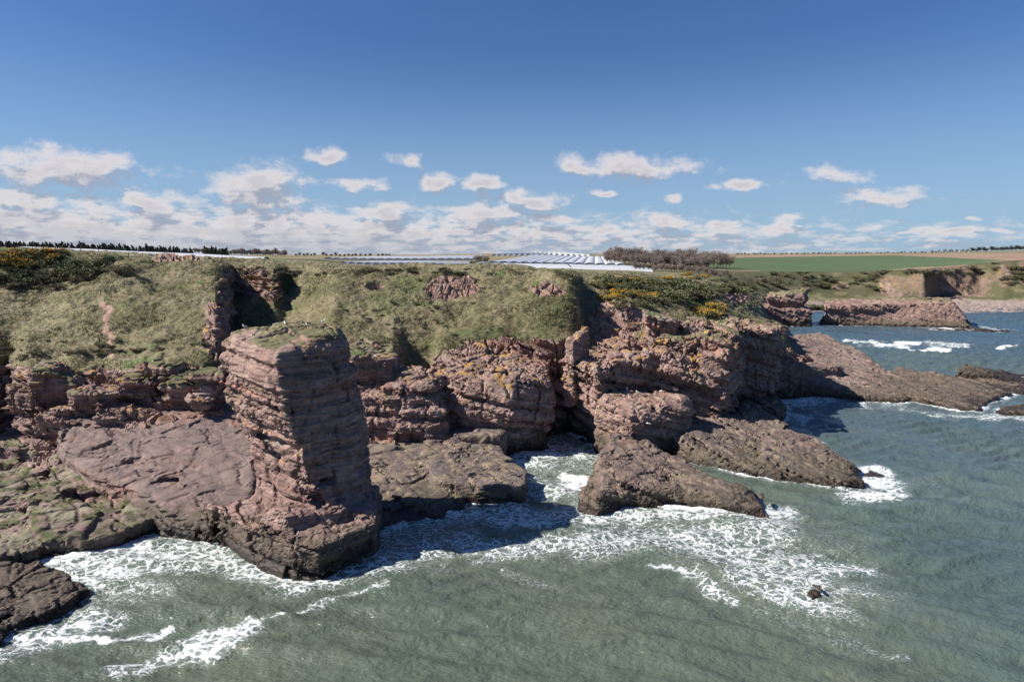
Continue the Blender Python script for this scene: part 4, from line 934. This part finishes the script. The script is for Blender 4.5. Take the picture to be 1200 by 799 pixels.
def make_gull(fly, mats):
    if fly:
        parts = [((0, -.18, .0), (0, .14, .0), .035, .075), ((0, .14, 0), (0, .24, .015), .05, .045), ((0, -.18, 0), (0, -.33, 0), .03, .045, (1, 1, 3.2)), ((0, .28, .01), (0, .33, .0), .014, .008)]
        for s in (-1, 1):
            parts += [((s*.04, .08, .03), (s*.30, .12, .12), .06, .05, (1, 1, 3.2)), ((s*.30, .12, .12), (s*.66, -.03, .06), .05, .012, (1, 1, 3.0))]
        h = .018
    else:
        parts = [((0, -.10, .22), (0, .10, .27), .075, .085), ((0, .11, .29), (0, .15, .39), .05, .04), ((0, .15, .40), (0, .17, .405), .05, .045), ((0, .20, .40), (0, .26, .385), .017, .008), ((0, -.14, .22), (0, -.33, .19), .05, .02, (1, 1, 1.6)),
                 ((.03, 0, .19), (.03, .01, .0), .014, .011), ((-.03, 0, .19), (-.03, .01, .0), .014, .011), ((.03, .01, .008), (.03, .06, .008), .012, .012), ((-.03, .01, .008), (-.03, .06, .008), .012, .012)]
        h = .012
    V, Q = sdf_mesh(parts, h, .02)
    c = V[Q].mean(1)
    if fly: mi = np.where(c[:, 1] > .27, 2, np.where((np.abs(c[:, 0]) > .08) & (c[:, 2] > .03), 1, 0)); mi = np.where(np.abs(c[:, 0]) > .56, 3, mi)
    else: mi = np.where((c[:, 2] < .14) | (c[:, 1] > .205), 2, np.where((c[:, 2] > .235) & (c[:, 1] < .07) & (c[:, 1] > -.25), 1, 0)); mi = np.where(c[:, 1] < -.25, 3, mi)
    o = mesh_obj('gull', V, Q, mats, smooth=True, mi=mi)
    return o
def pick(px, py):
    """first surface met along the sight line of a photograph point"""
    dx, dy, dz = ray(px, py); d = Vector((float(dx), float(dy), float(dz))).normalized()
    ok, loc, n, _i, ob, _m = bpy.context.scene.ray_cast(bpy.context.evaluated_depsgraph_get(), Vector((0, 0, CAMZ)), d, distance=3000)
    return (loc, n, ob) if ok else (None, None, None)
def make_objects():
    bark = simple_mat('bark', (.10, .08, .065), .9); con = simple_mat('conifer_foliage', (.045, .055, .045), .9, var=.35, scale=.4)
    twig = simple_mat('bare_twigs', (.185, .150, .128), .95, var=.3, scale=.15); twig2 = simple_mat('budding_twigs', (.13, .125, .065), .95, var=.3, scale=.2)
    palet = simple_mat('pale_twigs', (.24, .21, .19), .95)
    white = simple_mat('polythene', (.52, .52, .53), .35, .5, var=.05, scale=.4); end_mat = simple_mat('tunnel_end_sheet', (.46, .49, .52), .9)
    # trees on the skyline
    cp = [make_tree('conifer', (bark, con, twig), s, 9.0) for s in (1, 2, 3)]
    r = np.random.default_rng(5)
    sp = [(px + r.uniform(-1.5, 1.5), r.uniform(820, 1000), r.uniform(.65, 1.12)*(1.0 if px < 90 else 1.15)) for px in np.arange(-30, 268, 1.8) if not 226 < px < 240]
    scatter_trees(cp, sp, 'one of the small dark conifers along the skyline behind the white strip', 'tree', 'conifer treeline beyond the left clifftop')
    bp = [make_tree('bare', (bark, con, twig), s, 11.0) for s in (11, 12, 13)]
    sp = [(px + r.uniform(-1, 1), r.uniform(800, 860), r.uniform(.72, .98)) for px in np.arange(272, 336, 3.0)]
    scatter_trees(bp, sp, 'one of the bare trees in the rounded clump beside the conifer line', 'tree', 'rounded clump of bare trees on the left skyline')
    bp2 = [make_tree('bare', (bark, con, twig2), s, 9.0) for s in (21,)]
    scatter_trees(bp2, [(px, 830, .95) for px in (229, 233, 238, 243)], 'one of the yellowish budding trees between the dark conifers on the left skyline', 'tree', 'budding trees among the conifers')
    c2 = [make_tree('bare', (bark, con, con), 61, 9.0)]
    sp = [(px + r.uniform(-1, 1), r.uniform(900, 1000), r.uniform(.5, .75)) for px in (347, 351, 356, 360, 364, 368, 379, 383, 388, 393, 398, 403, 408, 413, 418, 423, 428, 433, 444, 448, 452, 456)]
    scatter_trees(bp[:0] + c2, sp, 'one of the dark pines in the broken skyline row left of centre', 'tree', 'broken row of pines left of centre on the skyline')
    bb = [make_tree('bare', (bark, con, twig), s, 13.0) for s in (31, 32, 33, 34)]
    sp = []
    for px in np.arange(713, 858, 3.4):
        hgt = np.interp(px, [710, 730, 760, 800, 830, 858], [.95, 1.0, .95, 1.12, 1.1, .9])
        for k in range(2 if px < 826 else 1):
            sp.append((px + r.uniform(-2, 2), (r.uniform(540, 600) if k == 0 else r.uniform(500, 540)), hgt*r.uniform(.85, 1.1)*(1 if k == 0 else .78)))
    scatter_trees(bb, sp, 'one of the bare brown trees crowded in the copse beside the white tunnels', 'tree', 'bare brown copse right of the polytunnels')
    sp = [(px + r.uniform(-2, 2), r.uniform(400, 450), r.uniform(.28, .42)) for px in np.arange(742, 860, 4.2)]
    b4 = [copy_tree(bb[0])]; del b4[0]['label']
    scatter_trees(b4, sp, 'one of the low leafless thorn bushes along the edge below the brown copse', 'shrub', 'leafless thorn scrub below the copse')
    b5 = [copy_tree(bb[2])]; del b5[0]['label']
    scatter_trees(b5, [(559, 480, .55), (563, 500, .42), (568, 470, .5), (571, 520, .4)], 'one of the small bushy trees in the hedge between the two polytunnel fields', 'tree', 'hedge trees between the tunnel fields')
    c3 = [make_tree('bare', (bark, con, con), 51, 14.0), make_tree('bare', (bark, con, con), 52, 14.0)]
    sp = [(px + r.uniform(-2, 2), r.uniform(1900, 2300), r.uniform(.8, 1.15)*(1.15 if px > 1138 else .5)) for px in np.concatenate([np.arange(862, 980, 3.2), np.arange(990, 1136, 4.0), np.arange(1138, 1235, 2.0)])]
    scatter_trees(c3, sp, 'one of the tiny dark trees on the skyline above the green field', 'tree', 'far treeline above the right fields')
    b6 = [make_tree('bare', (bark, con, palet), 41, 12.0)]
    scatter_trees(b6, [(px, 1900, .9) for px in (1092, 1100, 1107, 1114, 1121, 1128, 1134)], 'one of the pale thin trees on the right skyline just left of the dark wood', 'tree', 'pale thin trees on the right skyline')
    hs = [make_tree('bare', (bark, con, simple_mat('hedge_twigs', (.15, .14, .07), .9, var=.3, scale=.4)), 71, 5.0)]
    scatter_trees(hs, [(552 + i*1.9, 398 + i*15, r.uniform(.5, .75)) for i in range(11)], 'one of the straggly bushes in the hedge climbing between the tunnel fields', 'shrub', 'hedge between the tunnel fields')
    # polytunnels
    def row(x0px, x1px, Y0, Y1, w, h, gap, label, group, skew=0.0):
        xa, xb = xat(x0px, Y0, 28), xat(x1px, Y0, 28); n = int(abs(xb-xa)/(w+gap))
        for i in range(n):
            x = xa + (w+gap)*(i+.5)
            o = tunnel(white, end_mat, (x, Y0, 0), (x + skew*(Y1-Y0), Y1, 0), w, h, nseg=6)
            tag(o, label, 'polytunnel', group)
    for i in range(9):
        for s0, s1 in ((28, 165), (166, 312)):
            Y = 262 + i*8.0; o = tunnel(white, end_mat, (xat(s0, Y, 33), Y, 0), (xat(s1, Y, 33), Y, 0), 7.6, 1.4, nseg=14); tag(o, 'one of the long white tunnels lying end to end behind the left clifftop fence', 'polytunnel', 'white tunnels behind the left clifftop')
    row(398, 560, 395, 480, 3.9, 1.9, .8, 'one of the little arched tunnel ends in the row left of the hedge', 'small arched tunnels left of the hedge', .1)
    row(380, 556, 600, 860, 7.5, 2.2, .1, 'one of the pale tunnels in the long flat strip behind the small arches', 'long flat strip of tunnels left of centre')
    for i in range(8):
        for s0, s1 in ((574, 668), (669, 764)):
            Y = 402 + i*8.0; o = tunnel(white, end_mat, (xat(s0 - i*.4, Y, 28), Y, 0), (xat(s1 - i*.6, Y, 28), Y, 0), 7.6, 1.3, nseg=12); tag(o, 'one of the long white tunnels in the nearest strip right of the hedge', 'polytunnel', 'front strip of white tunnels')
    row(572, 745, 485, 840, 7.4, 2.0, .12, 'one of the white tunnels in the middle field, behind the dark dashed line', 'middle field of white tunnels', .12)
    row(576, 700, 860, 1180, 5.6, 3.2, 1.5, 'one of the long tunnels climbing to the skyline as a comb of ridges', 'comb of tunnels on the skyline', .05)
    # fence along the left clifftop
    wood = simple_mat('weathered_wood', (.14, .12, .10), .9); wire = simple_mat('fence_wire', (.25, .25, .25), .5)
    f = empty('wire_fence', P3(95, 170)); tag(f, 'thin post and wire fence along the left clifftop in front of the white strip', 'fence')
    bx = np.array(f.location); pv = []
    posts = [(38, .9), (54, 1.1), (75, .9), (95, 1.9), (116, 1.2), (134, 1.1), (151, 1.1), (167, 1.0), (184, 1.1), (201, 1.0), (217, 1.0), (234, 1.0), (250, 1.0)]
    def post_mesh(name, p, h, w, mat, parent):
        q = np.array(p) - bx if parent else np.zeros(3); V, F = [], []
        for z, s in ((-.5, 1), (h-.06, .9), (h, .55)):
            for a, b in ((-1, -1), (1, -1), (1, 1), (-1, 1)): V.append((q[0]+a*w*s, q[1]+b*w*s, q[2]+z))
        for i in (0, 4): 
            for j in range(4): F.append((i+j, i+(j+1) % 4, i+4+(j+1) % 4, i+4+j))
        F.append((8, 9, 10, 11)); o = mesh_obj(name, V, F, mat, parent)
        return o
    for px, h in posts:
        p = P3(px, float(sections(px)[0][0][5])+3.0); pv.append((*p[:2], p[2], h)); post_mesh('post', p, h, .07, wood, f)
    WV, WF = [], []
    for (x0, y0, z0, h0), (x1, y1, z1, h1) in zip(pv[:-1], pv[1:]):
        for fr in (.35, .65, .92): limb(WV, WF, np.array((x0, y0, z0+fr*.95))-bx, np.array((x1, y1, z1+fr*.95))-bx, .012, .012, 3)
    mesh_obj('wire', WV, WF, wire, f)
    wp = P3(81.5, float(sections(81)[0][0][5])+2.2)
    o = post_mesh('marker_post', wp, 1.7, .10, simple_mat('white_paint', (.8, .8, .78), .6), None); o.location = wp
    tag(o, 'white painted marker post standing taller than the wire fence beside it', 'post')
    op = P3(566.5, 398); o = post_mesh('marker_box', op, 2.2, .6, simple_mat('orange_paint', (.62, .13, .04), .6), None); o.location = op
    tag(o, 'small orange-red box standing at the near corner of the tunnels by the hedge', 'box')
    # gulls
    gm = [simple_mat('gull_white', (.82, .82, .80), .8), simple_mat('gull_grey', (.42, .44, .47), .8), simple_mat('gull_yellow', (.62, .40, .06), .6), simple_mat('gull_black', (.03, .03, .03), .8)]
    g0 = make_gull(False, gm)
    spots = [((287, 383), 'white gull standing alone on the left edge of the tall stack top', 2.2), ((379, 379), 'white gull standing on the right side of the tall stack top', -1.2), ((334, 381), 'gull sitting in the middle of the tall stack top, left of the green tuft', .5),
             ((361, 383), 'gull resting just right of the green tuft on the tall stack', 1.9), ((752, 450), 'white gull on the crest of the pale boulder below the headland', .8), ((774, 460), 'white gull perched on the right shoulder of the pale boulder', -2),
             ((747, 461), 'white gull partway down the pale face of the leaning boulder', 1.4), ((808, 489), 'white gull at the upper end of the long sea ridge', -1.0), ((528, 577), 'white gull standing at the tip of the tan ledge by the surf', 2.6), ((735, 458), 'white gull on the left slope of the pale boulder top', 0)]
    first = True
    for (px, py), lab, rz in spots:
        loc = None
        for dy in range(0, 26, 1):
            l, n, ob = pick(px, py+dy)
            if l is not None and n.z > .35 and l.y < 150 and ob.name.split('.')[0] not in ('sea', 'terrain'): loc = l; break
        if loc is None: print('GULL MISS', px, py); continue
        o = g0 if first else g0.copy()
        if not first: COL.objects.link(o)
        first = False
        o.location = loc - Vector((0, 0, .02)); o.rotation_euler = (0, 0, rz); o.scale = (1.25,)*3; tag(o, lab, 'gull', 'gulls on the rocks')
    gf = make_gull(True, gm); gf.name = 'flying_gull'; gf.location = T(760, 496, 98); gf.rotation_euler = (.1, .25, 1.3); gf.scale = (1.2,)*3
    tag(gf, 'white gull gliding with spread wings in front of the leaning boulder', 'gull')
def make_bushes():
    r = np.random.default_rng(9)
    gdark = simple_mat('gorse_green', (.10, .105, .052), .9, var=.4, scale=.8); heath = simple_mat('heath_brown', (.15, .13, .085), .9, var=.4, scale=.8)
    ylw = simple_mat('gorse_flowers', (.80, .42, .02), .8)
    def bush(name, mat, fl, seed):
        r = np.random.default_rng(seed)
        cl = [(r.normal()*.55, r.normal()*.5, r.uniform(.15, .7), r.uniform(.6, 1.15)) for _ in range(13)]
        V, F = leaf_cloud(1300, lambda n: clump_points(r, cl, .5, n, .8), .085, r)
        root = empty(name, (0, 0, 0)); mesh_obj('foliage', V, F, mat, root)
        if fl:
            cl2 = [(c[0], c[1], c[2]+.12, c[3]) for c in cl[:fl]]
            V, F = leaf_cloud(90*fl, lambda n: clump_points(r, cl2, .60, n, .75), .045, r)
            mesh_obj('flowers', V, F, ylw, root)['kind'] = 'stuff'
        return root
    B = {'g': [bush('gorse_bush', gdark, 0, 1), bush('gorse_bush', gdark, 0, 2)], 'y': [bush('gorse_bush', gdark, 10, 3), bush('gorse_bush', gdark, 7, 4)], 'h': [bush('heath_shrub', heath, 0, 5), bush('heath_shrub', heath, 0, 6)]}
    cnt = [0]
    def put(kind, px, Y, s, label, group):
        p = B[kind][cnt[0] % 2]; cnt[0] += 1
        o = p if not p.get('label') else copy_tree(p)
        x, y, z = P3(px, Y, 0); o.location = (x, y, z-.1); o.rotation_euler = (0, 0, r.uniform(0, 6.28)); o.scale = (s*r.uniform(1, 1.5), s*1.1, s*r.uniform(.65, .95))
        tag(o, label, 'shrub', group)
    def Yat(px, py):
        ys, zs = sections(px); yy = np.linspace(110, 420, 700); zz = np.interp(yy, ys[0], zs[0]); rows = to_px(0*yy, yy, zz)[1]
        k = np.nonzero(np.diff(np.sign(rows - py)))[0]; return float(yy[k[0]]) if len(k) else float(yy[np.argmin(abs(rows-py))])
    def field(kind, box, n, s, label, group, Ymin=0, Ymax=999):
        for _ in range(n):
            px = r.uniform(box[0], box[2]); py = r.uniform(box[1], box[3]); Y = Yat(px, py)
            if Y < Ymin or Y > Ymax: continue
            put(kind, px, Y, s*r.uniform(.7, 1.3), label, group)
    field('g', (-20, 299, 150, 332), 34, 2.1, 'one of the dark gorse bushes crowding the shaded bank in the upper left', 'dark gorse on the upper left bank', 138)
    field('y', (-8, 294, 62, 312), 12, 2.0, 'yellow flowering gorse at the top of the far left bank', 'flowering gorse at the far left', 138)
    field('h', (0, 316, 150, 340), 26, 1.4, 'one of the brown heath shrubs on the lower part of the upper left bank', 'heath on the upper left bank', 138)
    field('y', (700, 322, 830, 352), 30, 1.8, 'yellow flowering gorse on the slope below the brown copse', 'flowering gorse below the copse')
    field('g', (700, 326, 850, 360), 40, 2.4, 'one of the dark gorse bushes among the yellow ones below the copse', 'dark gorse below the copse')
    field('y', (812, 362, 838, 376), 5, 2.2, 'yellow-tipped gorse clump on the grass above the headland', 'gorse clump above the headland')
    field('g', (846, 328, 884, 344), 14, 3.2, 'one of the big dark bushes on the bank above the squat far stack', 'dark bushes above the far stack')
    field('g', (782, 336, 815, 350), 10, 3.0, 'one of the near-black bushes filling the gully below the copse', 'near-black bushes in the gully')
    field('h', (270, 314, 700, 322), 50, 1.1, 'one of the brown shrubs along the rim of the central clifftop', 'shrubs along the central clifftop rim')
    field('h', (400, 322, 660, 395), 45, .6, 'one of the small brown shrubs dotted over the central grass slope', 'shrubs on the central grass slope')
    field('h', (860, 376, 958, 398), 26, 1.3, 'one of the low shrubs on the grassy tip behind the overhanging crag', 'shrubs on the grassy tip')
    field('h', (0, 395, 240, 428), 40, .6, 'one of the little shrubs along the foot of the left grass slope', 'shrubs at the foot of the left slope')
    field('g', (885, 319, 1030, 330), 40, 3.2, 'one of the dark bushes on the green cliffs across the bay', 'bushes on the far bay cliffs')
    # bushes on the far bay cliffs
    for _ in range(130):
        px = r.uniform(885, 1215); k = r.uniform(.25, 1.0); ys, zs = sections(px)
        if 1030 < px < 1165 and k < .75: continue
        Y = ys[0][8] + (ys[0][9]-ys[0][8])*k
        put('gh'[int(r.uniform()<.4)], px, Y-1, r.uniform(1.6, 3.6), 'one of the dark bushes on the green cliffs across the bay', 'bushes on the far bay cliffs')
def make_grass():
    """tussocks and straw over the slopes: far too many to count"""
    r = np.random.default_rng(3)
    ok = np.nonzero((TG > .55) & (TS < 7.0) & (TS > 1.5) & (TV[:, 1] < 215) & (TPX > -25) & (TPX < 1000) & (TN[:, 2] > .3) & (TPATH < .15))[0]
    k = r.choice(ok, min(len(ok), 130000), replace=False); n = len(k)
    C = TV[k] + r.normal(size=(n, 3))*.25*np.array([1, 1, 0]); C[:, 2] = TV[k, 2]
    patch = fbm(C[:, 0]/4, C[:, 1]/4, C[:, 2]/4, 3)
    keep = patch > -.5; C = C[keep]; patch = patch[keep]; n = len(C); m = 4
    C = np.repeat(C, m, 0) + r.normal(size=(n*m, 3))*.13*np.array([1, 1, .2]); s = np.repeat(.08 + .20*np.clip(patch+.2, 0, 1), m)[:, None]*r.uniform(.5, 1.25, (n*m, 1))
    a = r.uniform(0, 6.28, (n*m,)); u = np.stack([np.cos(a), np.sin(a), 0*a], 1); up = np.stack([r.normal(size=n*m)*.35+.15, r.normal(size=n*m)*.35, np.ones(n*m)], 1)
    V = np.stack([C - u*s*.32 - [0, 0, .12], C + u*s*.32 - [0, 0, .12], C + up*s], 1).reshape(-1, 3)
    m_, t, b = new_mat('tussock_grass'); g = t.node('ShaderNodeNewGeometry'); gc, n2, n3 = grass_color(t, g.outputs['Position'])
    rnd = t.noise(g.outputs['Position'], .9, 3)
    t.put(b.inputs['Base Color'], t.mix(1.0, t.mix(t.maprange(rnd, .4, .62, 0, .6), gc, (.25, .22, .13)), (1.0,)*3, 'MULTIPLY')); b.inputs['Roughness'].default_value = .9; b.inputs['Specular IOR Level'].default_value = .1
    o = mesh_obj('grass', V, np.arange(len(V)).reshape(-1, 3), m_)
    tag(o, kind='stuff')
# ------------------------------------------------------------------ build
import time as _time
_t0 = _time.time()
def lap(s): print('LAP', s, round(_time.time()-_t0, 1), flush=True)
M = dict(
 hump=rock_mat('dark_rock', grass=False, tide=4.0, lichen=0, dark=.7, guano=0),
 stack=rock_mat('stack_rock', tide=3.4, tidesoft=1.0, lichen=.45, guano=.4),
 red=rock_mat('red_rock', tide=1.8, lichen=.9, guano=.35),
 pale=rock_mat('pale_rock', grass=False, tide=2.2, lichen=.35, guano=.8, tan=.25),
 grey=rock_mat('grey_rock', grass=False, tide=2.0, tidesoft=.8, lichen=.0, grey=.6, guano=.3),
 algae=rock_mat('algae_rock', grass=False, tide=.8, lichen=0, algae=.85, grey=.3, tidesoft=1.0, guano=.1),
 tidal=rock_mat('tidal_rock', grass=False, tide=1.4, lichen=0, dark=.55, guano=.0),
 ledge=rock_mat('ledge_rock', grass=False, tide=1.4, tidesoft=.6, lichen=.0, grey=.8, tan=.55, dark=.2, guano=.2),
 ridge=rock_mat('ridge_rock', grass=False, tide=1.8, tidesoft=.8, lichen=.25, grey=.7, tan=.3, guano=.5, dark=.3),
 ridge2=rock_mat('island_rock', grass=False, tide=1.6, tidesoft=.7, lichen=.2, grey=.5, tan=.35, guano=.6, dark=.4),
 shore=rock_mat('shore_rock', tide=1.5, dark=.1, lichen=.1, grey=.5, tan=.2, guano=.2, tidesoft=1.0),
 far=rock_mat('far_rock', tide=2.2, lichen=.15, guano=.1, dark=.2),
)
R = make_rocks(M); lap('rocks')
TV, TQ, TN, TG, TS, TPX, TPY, TPATH = make_terrain(land_mats()); lap('terrain')
make_water(water_mat()); lap('water')
make_sky(); make_lights()
make_objects(); lap('objects')
make_bushes(); lap('bushes')
make_grass(); lap('grass')
